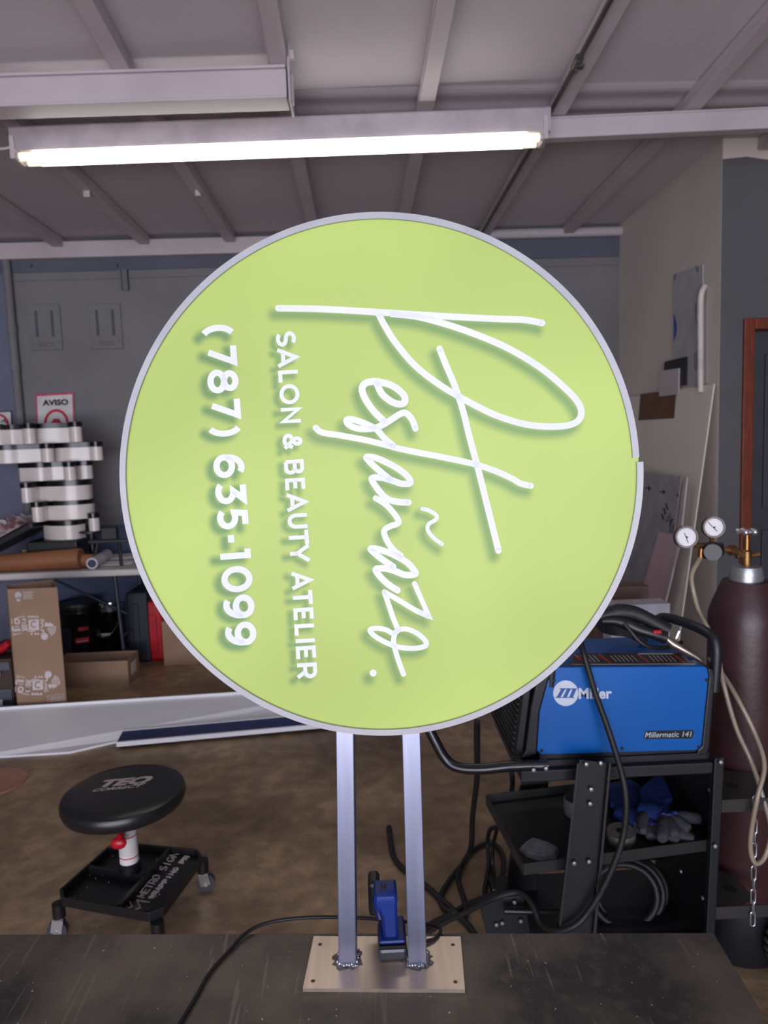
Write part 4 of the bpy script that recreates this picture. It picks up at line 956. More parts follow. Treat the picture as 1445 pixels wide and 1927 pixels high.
# base plate with four drilled holes (holes as dark recesses through the plate)
bm = B(); uu = Vector(us); vv = Vector((-uu.y, uu.x, 0)); Wp = (PB - PA).length; Hp = (PD - PA).dot(vv)
hs = [(.055, .13), (.945, .13), (.055, .83), (.945, .83)]
gx_ = sorted(set([0, 1] + [round(h[0] + s * .0155, 4) for h in hs for s in (-1, 1)])); gy_ = sorted(set([0, 1] + [round(h[1] + s * .034, 4) for h in hs for s in (-1, 1)]))
P_ = lambda a_, b_, z_: PA + uu * a_ * Wp + vv * b_ * Hp + Vector((0, 0, z_))
for i in range(len(gx_) - 1):
    for j in range(len(gy_) - 1):
        cxm, cym = (gx_[i] + gx_[i + 1]) / 2, (gy_[j] + gy_[j + 1]) / 2
        hole = [h for h in hs if abs(h[0] - cxm) < .01 and abs(h[1] - cym) < .02]
        corners = [(gx_[i], gy_[j]), (gx_[i + 1], gy_[j]), (gx_[i + 1], gy_[j + 1]), (gx_[i], gy_[j + 1])]
        if not hole: 
            for z_ in (0.0003, .006): bm.faces.new([bm.verts.new(P_(a_, b_, z_)) for a_, b_ in corners])
        else:
            n_ = 24; rx = .0033 / Wp; ry = .0033 / Hp
            def sq(a_):
                c__, s__ = math.cos(a_), math.sin(a_); k_ = 1 / max(abs(c__), abs(s__)); return (cxm + c__ * k_ * (gx_[i + 1] - gx_[i]) / 2, cym + s__ * k_ * (gy_[j + 1] - gy_[j]) / 2)
            for q in range(n_):
                a_, b_ = 2 * math.pi * (q + .5) / n_ + math.pi / 4 - math.pi / n_, 2 * math.pi * (q + 1.5) / n_ + math.pi / 4 - math.pi / n_
                ci = lambda w_: (cxm + math.cos(w_) * rx, cym + math.sin(w_) * ry)
                for z_ in (.0003, .006): bm.faces.new([bm.verts.new(P_(*e, z_)) for e in (sq(a_), sq(b_), ci(b_), ci(a_))])
                bm.faces.new([bm.verts.new(p) for p in (P_(*ci(a_), .0003), P_(*ci(b_), .0003), P_(*ci(b_), .006), P_(*ci(a_), .006))])
for e, f in (((0, 0), (1, 0)), ((1, 0), (1, 1)), ((1, 1), (0, 1)), ((0, 1), (0, 0))): bm.faces.new([bm.verts.new(P_(*q)) for q in ((*e, .0003), (*f, .0003), (*f, .006), (*e, .006))])
bmesh.ops.remove_doubles(bm, verts=bm.verts, dist=1e-5); obj('base_plate', bm, M_alu_plate, sign)

# power cord over the bench
t = None
def bz(px, py, h=.004): return at(px, py, Z=BZ + h)
fz = lambda px, py, Y: at(px, py, Y=Y)
pts = [bz(318, 1960), bz(345, 1915), bz(372, 1870), bz(395, 1830), bz(430, 1790), bz(468, 1752, .006)]
yb = pts[-1].y
pts += [at(520, 1733, Y=yb + .02), at(600, 1726, Y=yb + .02), at(690, 1728, Y=yb + .02), at(770, 1735, Y=yb + .01), at(815, 1741, Y=yb), at(829, 1750, Y=yb - .02), at(820, 1765, Z=BZ + .008), at(803, 1771, Z=BZ + .010), at(790, 1772, Z=BZ + .012)]
bm = B(); tube(bm, pts, .0028, 8, smooth=8); obj('power_cord', bm, M_rubber, smooth=True, label='thin black cord crossing the steel workbench to the foot of the sign', cat='cord')

# blue cordless tool standing behind the posts
q = at(740, 1812, Z=BZ + .0065)
t = thing('cordless_tool', q, 'blue cordless hand tool standing on its grey battery between the two posts', 'tool')
Yq = q.y
def tp(x, y, Y): return at(x, y, Y=Y)
bw = .022; c_ = Vector((q.x, q.y + .03, BZ + .0065))
bm = B(); bb(bm, c_ + Vector((-bw, -.028, 0)), c_ + Vector((bw, .04, .02))); obj('battery', bm, mat('battery_grey', (54, 58, 66), .35, coat=.3), t, bevel=.005)
bm = B(); bb(bm, c_ + Vector((-bw + .002, -.026, .02)), c_ + Vector((bw - .002, .036, .024))); obj('battery_seam', bm, M_black, t)
M_blue = mat('blue_tool_plastic', (18, 46, 124), .45, c2=(15, 40, 110), scale=20)
bm = B(); bb(bm, c_ + Vector((-bw + .002, -.024, .0245)), c_ + Vector((bw - .002, .034, .031))); obj('battery_socket', bm, M_blue, t, bevel=.003)
yh = c_.y - .0
hx = lambda px_, py_, Y=yh: at(px_, py_, Y=Y)
def secbox(bm, rows):
    """rows: (pxl, pxr, py, half depth)"""
    prev = None
    for l_, r_, y_, h_ in rows:
        a_, b_ = hx(l_, y_), hx(r_, y_); z_ = (a_.z + b_.z) / 2; ch = min(.004, (b_.x - a_.x) * .2)
        ring_ = [bm.verts.new(p) for p in ((a_.x + ch, yh - h_, z_), (b_.x - ch, yh - h_, z_), (b_.x, yh - h_ + ch, z_), (b_.x, yh + h_, z_), (a_.x, yh + h_, z_), (a_.x, yh - h_ + ch, z_))]
        if prev:
            for i in range(6): bm.faces.new((prev[i], prev[(i + 1) % 6], ring_[(i + 1) % 6], ring_[i]))
        else: bm.faces.new(ring_[::-1])
        prev = ring_
    bm.faces.new(prev); return bm
obj('handle', secbox(B(), [(724, 752, 1789, .019), (722, 749, 1760, .016), (718, 747, 1715, .016), (706, 746, 1682, .02)]), M_blue, t, smooth=True)
obj('motor_housing', secbox(B(), [(705, 746, 1696, .018), (703, 747, 1680, .021), (704, 745, 1672, .020), (706, 741, 1669, .017)]), M_blue, t, smooth=True)
bm = B()
for px_ in (719, 725):
    a_ = hx(px_, 1668.5); bb(bm, (a_.x - .0011, yh - .008, a_.z - .002), (a_.x + .0011, yh + .006, a_.z + .0012))
obj('vent_slot', bm, M_ink, t)
a_ = hx(712, 1715, yh + .02); bm = B(); tube(bm, [hx(708, 1690, yh + .015), hx(711, 1712, yh + .015), hx(716, 1728, yh + .012)], .006, 10, smooth=4); obj('trigger', bm, mat('trigger_navy', (22, 34, 96), .4), t, smooth=True)
bm = B(); q0 = hx(706, 1672, yh + .06); bb(bm, (hx(693, 1700).x, yh + .022, hx(700, 1745).z), (hx(716, 1700).x, yh + .06, hx(700, 1680).z)); obj('tool_nose', bm, M_black, t, bevel=.006)

# ------------------------------------------------------------------ right wall leaning boards
XW = XR
def lean(px_pts, foot_gap, thick, m, name, label, cat, z_anchor=None, group=None):
    """quad given by picture corners, lying in a plane that touches the wall at its top and stands foot_gap away at z=0"""
    ztop_ = max(at(px_pts[0][0], px_pts[0][1], X=XW - .03).z, .1)
    n_ = Vector((ztop_, 0, -foot_gap)).normalized()  # normal in XZ (towards wall)
    p0 = Vector((XW - .006 - thick, 4.5, ztop_))
    P = []
    for x_, y_ in px_pts:
        d = CM @ Vector((x_ - 722.5, 963.5 - y_, -F)); tt = (p0 - CP).dot(n_) / d.dot(n_); P.append(CP + d * tt)
    bm = B(); prism(bm, P, n_ * thick); c_ = sum(P, Vector()) / len(P)
    return bm, P, n_, c_
def simple_lean(*a, **k):
    bm, P, n_, c_ = lean(*a, **k); obj(a[4], bm, a[3], label=a[5], cat=a[6]); return P, n_
M_board = mat('white_board', (226, 218, 206), .45, c2=(218, 210, 198), scale=2)
# main sheet: corners in metres from the visible top edge
tr_ = at(1349, 722, X=XW - .012); tr_.y = max(tr_.y, YC + .02); ztb = tr_.z
gap = .23
yfar_ = 5.25
bm = B(); q = [Vector((XW - .012, tr_.y, ztb)), Vector((XW - .012, yfar_, ztb)), Vector((XW - .012 - gap, yfar_, 0.002)), Vector((XW - .012 - gap, tr_.y, .002))]
prism(bm, q, (-.008, 0, 0)); obj('white_board', bm, M_board, label='large white board leaning against the cream right wall', cat='board')
nb = (q[0] - q[3]).cross(q[1] - q[0]).normalized()
if nb.x > 0: nb = -nb
pb_ = q[0] + Vector((-.008, 0, 0))
def onb(px, py, off=0.0, tilt=None):
    d = CM @ Vector((px - 722.5, 963.5 - py, -F)); p_ = pb_ + nb * off; return CP + d * ((p_ - CP).dot(nb) / d.dot(nb))
def board(name, pts, off, th, m, label, cat='board', parent=None):
    P = [onb(x, y, off) for x, y in pts]; bm = B(); prism(bm, P, -nb * th)
    return obj(name, bm, m, parent, label=label if parent is None else None, cat=cat if parent is None else None)
def wallq(pts, X): return [at(x, y, X=X) for x, y in pts]
# clear-film sheet fixed on the wall with printed marks
P = wallq([(1267, 517), (1322, 498), (1322, 722), (1265, 742)], XW - .012)
t = thing('film_covered_sheet', sum(P, Vector()) / 4, 'tall film covered sheet with blue print against the right wall above the white board', 'sheet')
bm = B(); prism(bm, P, (.008, 0, 0)); obj('sheet', bm, mat('grey_film', (176, 174, 178), .25, c2=(166, 164, 168)), t)
XS = XW - .0135
wl = lambda x, y: at(1190 + x / 6.02, 480 + y / 6.02, X=XS)
bm = B(); prism(bm, [wl(*p) for p in ((465, 660), (485, 720), (500, 800), (500, 870), (488, 920), (468, 975))], (.001, 0, 0)); obj('blue_print', bm, M_blueink, t)
bm = B(); marks(bm, [([(725, 130), (745, 150), (735, 190), (715, 150), (725, 130)], 5, False), ([(478, 225), (478, 280)], 6, False), ([(478, 225), (500, 222)], 6, False), ([(712, 550), (742, 550), (738, 700), (760, 700), (730, 765), (700, 710), (716, 700), (712, 550)], 4, False), ([(705, 1110), (730, 1110), (725, 1260), (715, 1305), (700, 1260), (705, 1110)], 4, False)], wl, (.001, 0, 0)); obj('arrow_print', bm, M_navyink, t)
# white pipe
bm = B(); xs_ = XW - .03; tube(bm, [at(1318, 738, X=xs_), at(1318, 640, X=xs_), at(1318, 580, X=xs_), at(1320, 552, X=xs_), at(1327, 537, X=XW - .01)], .0165, 14, smooth=5)
obj('white_pipe', bm, mat('pvc', (214, 204, 196), .4), smooth=True, label='white plastic pipe bent at its top, running up the right wall beside the film sheet', cat='pipe')
bm = B(); P = wallq([(1250, 681), (1291, 671), (1290, 725), (1277, 726), (1277, 692), (1249, 697)], XW - .024); prism(bm, P, (.008, 0, 0)); obj('black_corner_piece', bm, M_black, label='black right angled corner piece propped on top of the white board', cat='corner piece')
bm = B(); P = wallq([(1241, 698), (1277, 693), (1276, 742), (1240, 746)], XW - .034); prism(bm, P, (.008, 0, 0)); obj('small_white_panel', bm, M_trim, label='small white panel standing between the black corner piece and the brown square', cat='panel')
board('brown_square', [(1205, 742), (1272, 733), (1268, 787), (1201, 791)], .003, .003, mat('brown_board', (112, 78, 58), .7), 'dark brown square of board at the top left of the white board')
# lower film sheet, standing further out from the wall
board('pink_sheet', [(1170, 1000), (1284, 1010), (1297, 890), (1287, 893), (1255, 1010), (1215, 1165), (1262, 1168), (1290, 1010)], .0, .001, M_board, '') if False else None
Pm = [(1180, 884), (1281, 897), (1268, 1010), (1232, 1170), (1140, 1170), (1150, 1000)]
P = [onb(x, y, .06) for x, y in Pm]; t = thing('clear_film_sheet', sum(P, Vector()) / 6, 'grey film covered sheet with dark arrows leaning on the lower white board', 'sheet')
bm = B(); prism(bm, P, -nb * .006); obj('sheet', bm, mat('grey_film2', (168, 163, 165), .25, c2=(150, 146, 148)), t)
lo = lambda x, y: onb(1160 + x / 6.025, 860 + y / 6.022, .0612)
bm = B()
for x_, y_ in ((355, 352), (520, 395)):
    marks(bm, [([(x_ - 35, y_), (x_ + 5, y_)], 12, False)], lo, -nb * .001); prism(bm, [lo(x_ + 35, y_ + 5), lo(x_ + 0, y_ - 32), lo(x_ + 5, y_ + 2), lo(x_ + 5, y_ + 35)], -nb * .001)
marks(bm, [([(690, 420), (690, 450)], 18, False), ([(560, 525), (580, 600)], 16, False), ([(535, 580), (555, 650)], 16, False), ([(510, 640), (532, 710)], 16, False)], lo, -nb * .001)
obj('arrow_print', bm, M_navyink, t)
bm = B(); marks(bm, [([(560, 740), (600, 650), (605, 770)], 10, False), ([(585, 715), (615, 730)], 8, False), ([(600, 790), (640, 700)], 12, False), ([(625, 690), (600, 850), (650, 760), (625, 860)], 12, False)], lo, -nb * .001); obj('logo_print', bm, mat('grey_blue_ink', (60, 84, 104), .5), t)
board('pink_sheet', [(1240, 1000), (1284, 1010), (1248, 1142), (1224, 1142), (1208, 1108)], .064, .003, mat('pink_board', (206, 176, 181), .5, c2=(196, 166, 171)), 'dusty pink panel leaning in front of the film sheet with arrows')
board('edge_strip', [(1287, 897), (1292, 898), (1281, 1000), (1262, 1090), (1247, 1150), (1242, 1150), (1272, 1010)], .066, .01, mat('pinkish_edge', (196, 180, 184), .4), 'narrow pale strip leaning along the right edge of the pink panel', 'strip')
# boxes by the wall behind the welder
a = at(1140, 1106, Y=3.9)
for nm, px0, px1, py0, Yb, m_, lab_ in (('brown_carton', 1120, 1222, 1107, 3.75, mat('dark_carton', (120, 98, 86), .7), 'brown carton standing behind the white box near the right wall'), ('white_box', 1150, 1261, 1140, 3.4, mat('white_carton', (196, 194, 204), .5), 'white box standing behind the welder near the right wall')):
    x0_ = at(px0, py0, Y=Yb); x1_ = at(px1, py0, Y=Yb); bm = B(); bb(bm, (x0_.x, Yb, 0), (x1_.x, Yb + .12, x0_.z)); obj(nm, bm, m_, bevel=.003, label=lab_, cat='box')

# ------------------------------------------------------------------ welding cart
CY0, CY1 = 1.70, 2.06; CZ = .705
cl = at(975, 1440, Z=CZ).x; cr = at(1352, 1433, Z=CZ).x
t = thing('welding_cart', ((cl + cr) / 2, 1.88, 0), 'black steel welding cart with tilted shelf carrying the blue welder', 'cart')
bm = B(); hexa(bm, [Vector(p) for p in ((cl, CY0, CZ - .03), (cr, CY0, CZ - .03), (cr, CY1, CZ - .03), (cl, CY1, CZ - .03))], [Vector(p) for p in ((cl, CY0, CZ), (cr, CY0, CZ), (cr, CY1, CZ), (cl, CY1, CZ))]); obj('top_shelf', bm, M_blacksteel, t, bevel=.003)
# tilted middle shelf with lips
s0 = at(985, 1630, Y=1.685); s1 = at(1350, 1582, Y=1.715); s2 = at(915, 1500, Y=1.99); s3 = s1 + (s2 - s0); s3.z = s2.z + (s1.z - s0.z)
bm = B(); prism(bm, [p - Vector((0, 0, .02)) for p in (s0, s1, s3, s2)], (0, 0, .004))
for a_, b_ in ((s0, s1), (s1, s3), (s3, s2), (s2, s0)): beam(bm, a_ - Vector((0, 0, .008)), b_ - Vector((0, 0, .008)), .004, .03)
obj('middle_shelf', bm, mat('shelf_black', (30, 32, 34), .4, c2=(38, 38, 38), scale=12), t)
def upright(pts, Y, th, nm='upright'):
    bm = B(); prism(bm, [at(x, y, Y=Y) for x, y in pts], (0, th, 0)); return obj(nm, bm, M_blacksteel, t, bevel=.003)
fu = upright([(1090, 1430), (1146, 1436), (1116, 1755), (1104, 1900), (1036, 1900), (1048, 1755)], 1.66, .006, 'front_upright')
for a0_, a1_, b0_, b1_ in ((1086, 1090, 1046, 1050), (1146, 1150, 1112, 1118)):
    bm = B(); hexa(bm, [at(a0_, 1436, Y=1.645), at(a1_, 1436, Y=1.645), at(a1_, 1436, Y=1.68), at(a0_, 1436, Y=1.68)], [at(b0_, 1800, Y=1.645), at(b1_, 1800, Y=1.645), at(b1_, 1800, Y=1.68), at(b0_, 1800, Y=1.68)]); obj('upright_flange', bm, mat('edge_wear', (44, 42, 40), .4), fu)
upright([(1345, 1428), (1364, 1426), (1346, 1755), (1338, 1860), (1322, 1860), (1329, 1755)], 1.69, .02)
upright([(988, 1440), (1036, 1440), (1030, 1500), (1014, 1640), (1006, 1760), (942, 1760), (956, 1640), (975, 1500)], 2.03, .01, 'rear_upright')
upright([(1186, 1440), (1250, 1440), (1246, 1500), (1240, 1620), (1190, 1620), (1188, 1500)], 2.06, .01, 'rear_upright')
bm = B(); bb(bm, (cr - .004, CY0 + .02, .1), (cr + .004, CY1 + .02, CZ - .03)); obj('side_panel', bm, M_blacksteel, t)
bm = B(); bb(bm, (cl + .0, CY0 + .05, .13), (cr, CY1 + .05, .16)); obj('bottom_shelf', bm, M_blacksteel, t, bevel=.003)
bm = B(); P = [at(903, 1694, Y=1.83), at(985, 1686, Y=1.83), at(1000, 1760, Y=1.83), at(985, 1800, Y=1.83), at(925, 1800, Y=1.83), at(905, 1715, Y=1.83)]; prism(bm, P, (0, .01, 0)); obj('caster_bracket', bm, M_blacksteel, t, bevel=.002)
bm = B(); tube(bm, [at(948, 1714, Y=1.8), at(1060, 1716, Y=1.8)], .009, 12); obj('axle_rod', bm, mat('rod_steel', (70, 70, 72), .3, .8), t, smooth=True)
hp = [at(790, 1340, Y=1.74), at(815, 1388, Y=1.72), at(838, 1428, Y=1.71), at(862, 1444, Y=1.7), at(905, 1447, Y=1.69), at(960, 1442, Y=1.685), at(1030, 1440, Y=1.68)]
hp = [at(700, 1320, Y=2.0), at(760, 1325, Y=1.8)] + hp
bm = B(); tube(bm, hp, .0135, 14, smooth=6); obj('handle_bar', bm, mat('gloss_black_tube', (24, 26, 32), .22, coat=.4), t, smooth=True)
for (x, y, Y_) in ((1004, 1449, 1.665), (1027, 1446, 1.665), (1103, 1438, 1.652), (1130, 1436, 1.652), (1112, 1485, 1.652), (1110, 1512, 1.652), (1080, 1624, 1.652), (1108, 1621, 1.652), (1356, 1434, 1.683), (1345, 1592, 1.683), (993, 1492, 2.022), (1018, 1490, 2.022), (1290, 1448, 1.9), (945, 1737, 1.822), (934, 1740, 1.822), (980, 1733, 1.822), (968, 1698, 1.822)):
    p_ = at(x, y, Y=Y_); bm = B(); lathe(bm, [(.0062, 0), (.0062, .002), (.0045, .0045), (0, .0055)], p_, n=12, mtx=Matrix(((1, 0, 0), (0, 0, -1), (0, 1, 0)))); obj('bolt', bm, M_bolt, t, smooth=True)
for (x, y) in ((1335, 1487), (1281, 1640), (1322, 1690)):
    p_ = at(x, y, X=cr - .006); bm = B(); ball(bm, p_, (.004, .006, .006), 10); obj('bolt', bm, M_bolt, t)
# cylinder rack plates
CX, CYL, CR = 1.075, 1.97, .102
for pts_, z_ in (([(1352, 1460), (1435, 1456), (1445, 1470), (1500, 1480), (1500, 1498), (1352, 1505)], None), ([(1342, 1655), (1400, 1658), (1424, 1690), (1424, 1700), (1342, 1705)], None)):
    zz = at(1352, pts_[-1][1], Y=1.74).z
    ex = .22 if pts_[0][1] < 1500 else .13
    P = [(cr, 1.73), (cr + ex - .06, 1.73), (cr + ex, 1.76), (cr + ex, 1.855), (cr + .08, 1.90), (cr, 1.93)]
    bm = B(); prism(bm, [Vector((x, y, zz)) for x, y in P], (0, 0, .004)); beam(bm, Vector((cr, 1.73, zz - .012)), Vector((cr + .16, 1.73, zz - .012)), .004, .034)
    rp = obj('cylinder_plate', bm, mat('plate_dark_grey', (52, 50, 50), .4), t)
    hc = Vector((cr + .085, 1.80, zz + .0045)); bm = B(); lathe(bm, [(.017, 0), (.017, .0008), (0, .0008)], hc, n=20); obj('plate_hole', bm, M_ink, rp)
# wheels
for (cx_, cy_, r_) in ((1.18, 1.80, .1), (1.18, 2.14, .1)):
    bm = B(); lathe(bm, [(r_ * .55, -.028), (r_ * .85, -.03), (r_, -.018), (r_ * 1.01, 0), (r_, .018), (r_ * .85, .03), (r_ * .55, .028)], (cx_, cy_, r_ + .008), axis='Y', n=48)
    for i in range(28):
        a_ = 2 * math.pi * i / 28
        for s_ in (-.018, .0, .018): box(bm, (cx_ + math.cos(a_ + s_ * 6) * r_ * 1.0, cy_ + s_, r_ + .008 + math.sin(a_ + s_ * 6) * r_ * 1.0), (.011, .013, .011), Matrix.Rotation(-a_, 3, 'Y'))
        box(bm, (cx_ + math.cos(a_) * r_ * .88, cy_ - .029, r_ + .008 + math.sin(a_) * r_ * .88), (.02, .006, .009), Matrix.Rotation(-a_, 3, 'Y'))
    for v in bm.verts: v.co.z = max(v.co.z, .0)
    wh = obj('wheel', bm, mat('tyre_grey', (62, 60, 60), .7), t)
    bm = B(); lathe(bm, [(0, -.024), (r_ * .56, -.024), (r_ * .56, .024), (0, .024)], (cx_, cy_, r_ + .008), axis='Y', n=32); obj('hub', bm, M_black, wh)
bm = B(); tube(bm, [(1.18, 1.76, .108), (1.18, 2.18, .108)], .01, 10); obj('axle', bm, M_blacksteel, t)
for y_ in (1.78, 2.05):
    bm = B(); tube(bm, [(cl + .03, y_, .0352), (cl + .06, y_, .0352)], .035, 20); wh = obj('front_caster', bm, M_black, t, smooth=True)
    bm = B(); bb(bm, (cl + .02, y_ - .012, .03), (cl + .07, y_ + .012, .13)); obj('fork', bm, M_blacksteel, wh)
bm = B(); lathe(bm, [(0, .012), (.125, .012), (.13, .02), (.125, .17), (.115, .17), (.112, .03), (0, .03)], (CX, CYL, 0), n=40); bb(bm, (cr - .01, CYL - .1, .03), (CX - .12, CYL + .1, .1)); obj('cylinder_base', bm, M_blacksteel, t, smooth=True)

# ------------------------------------------------------------------ welder
WY0, WY1 = 1.725, 2.01
w7 = lambda x, y, Y=WY0: at(1000 + x / 4.188, 1130 + y / 4.188, Y=Y)
wl_, wr_ = w7(-20, 1200).x, w7(1400, 1100).x; wz1 = w7(800, 530).z; wz0 = CZ
t = thing('welder', ((wl_ + wr_) / 2, 1.87, CZ), 'bright blue welding machine with black end frames on the cart', 'welder')
M_mblue = mat('welder_blue', (2, 92, 172), .3, c2=(2, 88, 166), scale=3)
M_mblue2 = mat('welder_blue_top', (16, 92, 168), .35)
pan = [(160, 560), (190, 528), (1370, 522), (1395, 545), (1402, 600), (1345, 1150), (1310, 1180), (80, 1215), (44, 1188), (64, 880), (130, 640)]
bm = B(); prism(bm, [w7(*p) for p in pan], (0, .004, 0)); side = obj('side_panel', bm, M_mblue, t, bevel=.002)
xa, xb = w7(150, 800).x, w7(1380, 800).x
bm = B(); bb(bm, (w7(60, 1100).x, WY0 + .005, wz0 + .012), (xb, WY1, wz1 - .02)); obj('body', bm, M_blacksteel, t, bevel=.004)
ztp = wz1 - .004
bm = B(); bb(bm, (w7(160, 600).x, WY0 + .002, ztp - .018), (xb - .004, WY1 - .0, ztp)); obj('top_cover', bm, M_mblue2, t, bevel=.005)
wz = ztp + .0012
P = [at(1072, 1249, Z=wz), at(1308, 1247, Z=wz), at(1278, 1229, Z=wz), at(1085, 1229, Z=wz)]
bm = B(); prism(bm, P, (0, 0, -.001)); wlbl = obj('warning_label', bm, mat('label_dark', (38, 36, 38), .4, c2=(60, 58, 58), scale=60, stretch=(1, .2, 1)), t)
bm = B(); wt = lambda x, y: at(x, y, Z=wz + .0008)
for x_ in (1082, 1130, 1203, 1270): marks(bm, [([(x_ - 4, 1231), (x_ + 18, 1247)], 3.0, False)], wt, (0, 0, -.0005))
obj('red_stripe', bm, mat('label_red', (190, 60, 50), .4), wlbl)
bm = B()
for i in range(26):
    x_ = 1090 + i * 8
    if min(abs(x_ - q_) for q_ in (1137, 1210, 1280)) > 9: marks(bm, [([(x_ - 6, 1233), (x_ + 6, 1245)], 1.1, False)], wt, (0, 0, -.0005))
marks(bm, [([(1200, 1230), (1268, 1230)], 2, False), ([(1074, 1250), (1308, 1249)], 1.2, False)], wt, (0, 0, -.0005))
obj('label_lines', bm, M_greyink, wlbl)
for x, y in ((1342, 626), (1380, 626), (175, 632), (80, 1182), (712, 1165), (1320, 1155)):
    if x == 1342: continue
    p_ = w7(x, y, WY0 - .001); bm = B(); lathe(bm, [(.0042, 0), (.004, .002), (0, .003)], p_, n=12, mtx=Matrix(((1, 0, 0), (0, 0, -1), (0, 1, 0)))); obj('screw', bm, M_ink, side)
YL = WY0 - .0012
bm = B(); c_ = (270, 731); prism(bm, [w7(c_[0] + 99 * math.cos(R(a)), c_[1] + 101 * math.sin(R(a)), YL) for a in range(0, 360, 9)], (0, .001, 0)); lg = obj('logo_disc', bm, mat('logo_white', (214, 220, 235), .4), side)
bm = B()
for i in range(3): prism(bm, [w7(195 + i * 50, 768, YL - .0008), w7(225 + i * 50, 768, YL - .0008), w7(268 + i * 44, 694, YL - .0008), w7(238 + i * 44, 694, YL - .0008)], (0, .0006, 0))
prism(bm, [w7(185, 768, YL - .0008), w7(335, 768, YL - .0008), w7(337, 762, YL - .0008), w7(188, 762, YL - .0008)], (0, .0006, 0)); prism(bm, [w7(220, 700, YL - .0008), w7(355, 700, YL - .0008), w7(357, 693, YL - .0008), w7(223, 693, YL - .0008)], (0, .0006, 0))
obj('logo_stripes', bm, mat('logo_blue', (40, 90, 165), .4), lg)
bm = B(); font_mesh(bm, 'Miller', lambda u, v: w7(372 + 262 * u, 772 - 2 * u - 82 * v, YL), (0, 0, 0), bold=.03); obj('brand_lettering', bm, mat('logo_white', (214, 220, 235), .4), side)
bm = B(); prism(bm, [w7(*p, YL) for p in ((900, 1030), (1275, 1022), (1282, 1035), (1270, 1082), (1260, 1088), (895, 1092), (884, 1080))], (0, .001, 0)); bd = obj('model_badge', bm, M_black, side)
bm = B(); font_mesh(bm, 'Millermatic 141', lambda u, v: w7(893 + 362 * u + 10 * v, 1080 - 7 * u - 42 * v, YL - .001), (0, 0, 0), bold=.015); obj('model_lettering', bm, mat('badge_silver', (190, 194, 204), .4), bd)
# end frames and handles
M_bez = mat('bezel_black', (24, 26, 34), .45)
def bez(pts, y0, y1, nm):
    bm = B(); P0 = [w7(*p, y0) for p in pts]; prism(bm, P0, (0, y1 - y0, 0)); return obj(nm, bm, M_bez, t, bevel=.004)
bez([(-85, 1250), (45, 1215), (44, 1188), (64, 880), (130, 640), (150, 590), (100, 560), (40, 640), (-5, 860), (-45, 1190)], WY0 - .006, WY1, 'front_frame')
bez([(1345, 1150), (1402, 600), (1390, 540), (1430, 540), (1450, 600), (1405, 1160), (1385, 1215), (1310, 1225), (1310, 1182)], WY0 - .006, WY1, 'rear_frame')
bm = B(); bb(bm, (w7(-60, 1230).x, WY0 - .004, wz0), (w7(1400, 1200).x, WY1, wz0 + .016)); obj('base_skirt', bm, M_bez, t)
hx_ = at(1346, 1245, Y=WY0 + .01).x
h = [(1343, 1300, WY0 + .012), (1347, 1250, WY0 + .012), (1347, 1216, WY0 + .016), (1338, 1196, WY0 + .035), (1305, 1178, WY0 + .11), (1258, 1163, WY1 - .03), (1238, 1166, WY1 - .0), (1225, 1195, WY1), (1222, 1225, WY1)]
bm = B(); tube(bm, [at(a_, b_, Y=c_) for a_, b_, c_ in h], .0135, 14, smooth=6); obj('rear_handle', bm, M_bez, t, smooth=True)
h = [(1035, 1290, WY0 + .012), (1038, 1250, WY0 + .012), (1036, 1210, WY0 + .03), (1010, 1180, WY0 + .12), (985, 1165, WY1 - .03), (975, 1200, WY1)]
bm = B(); tube(bm, [at(a_, b_, Y=c_) for a_, b_, c_ in h], .0135, 14, smooth=6); obj('front_handle', bm, M_bez, t, smooth=True)
# sloped front door/grille
fx = w7(-70, 1230).x
bm = B(); g0 = [Vector((fx, WY0 + .01, wz0 + .0)), Vector((fx, WY1 + .06, wz0)), Vector((fx + .015, WY1 + .06, wz1 - .02)), Vector((fx + .03, WY0 + .01, wz1 - .03))]
prism(bm, g0, (-.02, 0, 0)); gr = obj('front_grille', bm, M_black, t, bevel=.004)
bm = B()
for i in range(13):
    f = (i + .5) / 13; a_ = g0[0].lerp(g0[3], f * .9 + .05); b_ = g0[1].lerp(g0[2], f * .9 + .05); beam(bm, a_ + Vector((-.023, .02, 0)), b_ + Vector((-.023, -.02, 0)), .006, .004)
obj('louvre', bm, mat('louvre_grey', (44, 46, 46), .5), gr)

# welding gun
zt_ = ztp
g = lambda x, y, Y: w7(x, y, Y)
t = thing('welding_gun', g(900, 350, 1.85), 'black welding gun with red trigger resting on top of the blue welder', 'welding gun')
bm = B(); tube(bm, [g(480, 140, 1.86), g(560, 120, 1.86), g(680, 90, 1.86), (g(800, 100, 1.85)), g(900, 140, 1.84), g(985, 185, 1.83), g(1080, 235, 1.82)], [.012, .016, .022, .021, .019, .019, .018], 14, smooth=5); obj('gun_body', bm, M_rubber, t, smooth=True)
bm = B(); tube(bm, [g(560, 160, 1.85), g(660, 160, 1.84), g(760, 190, 1.83), g(850, 230, 1.82), g(950, 260, 1.81), g(1050, 290, 1.81)], [.012, .014, .017, .016, .014, .018], 12, smooth=4); obj('gun_grip', bm, M_black, t, smooth=True)
bm = B(); box(bm, g(990, 248, 1.795), (.022, .012, .010)); obj('trigger', bm, M_red, t, bevel=.003)
bm = B(); tube(bm, [g(1065, 300, 1.80), g(1110, 340, 1.795), g(1270, 430, 1.79), g(1345, 480, 1.785)], [.007, .011, .010, .0085], 14); obj('nozzle', bm, mat('nozzle_steel', (178, 162, 150), .3, .9), t, smooth=True)
bm = B(); tube(bm, [g(1130, 320, 1.84), g(1165, 240, 1.84)], .005, 8); obj('hook', bm, M_chrome, t, smooth=True)
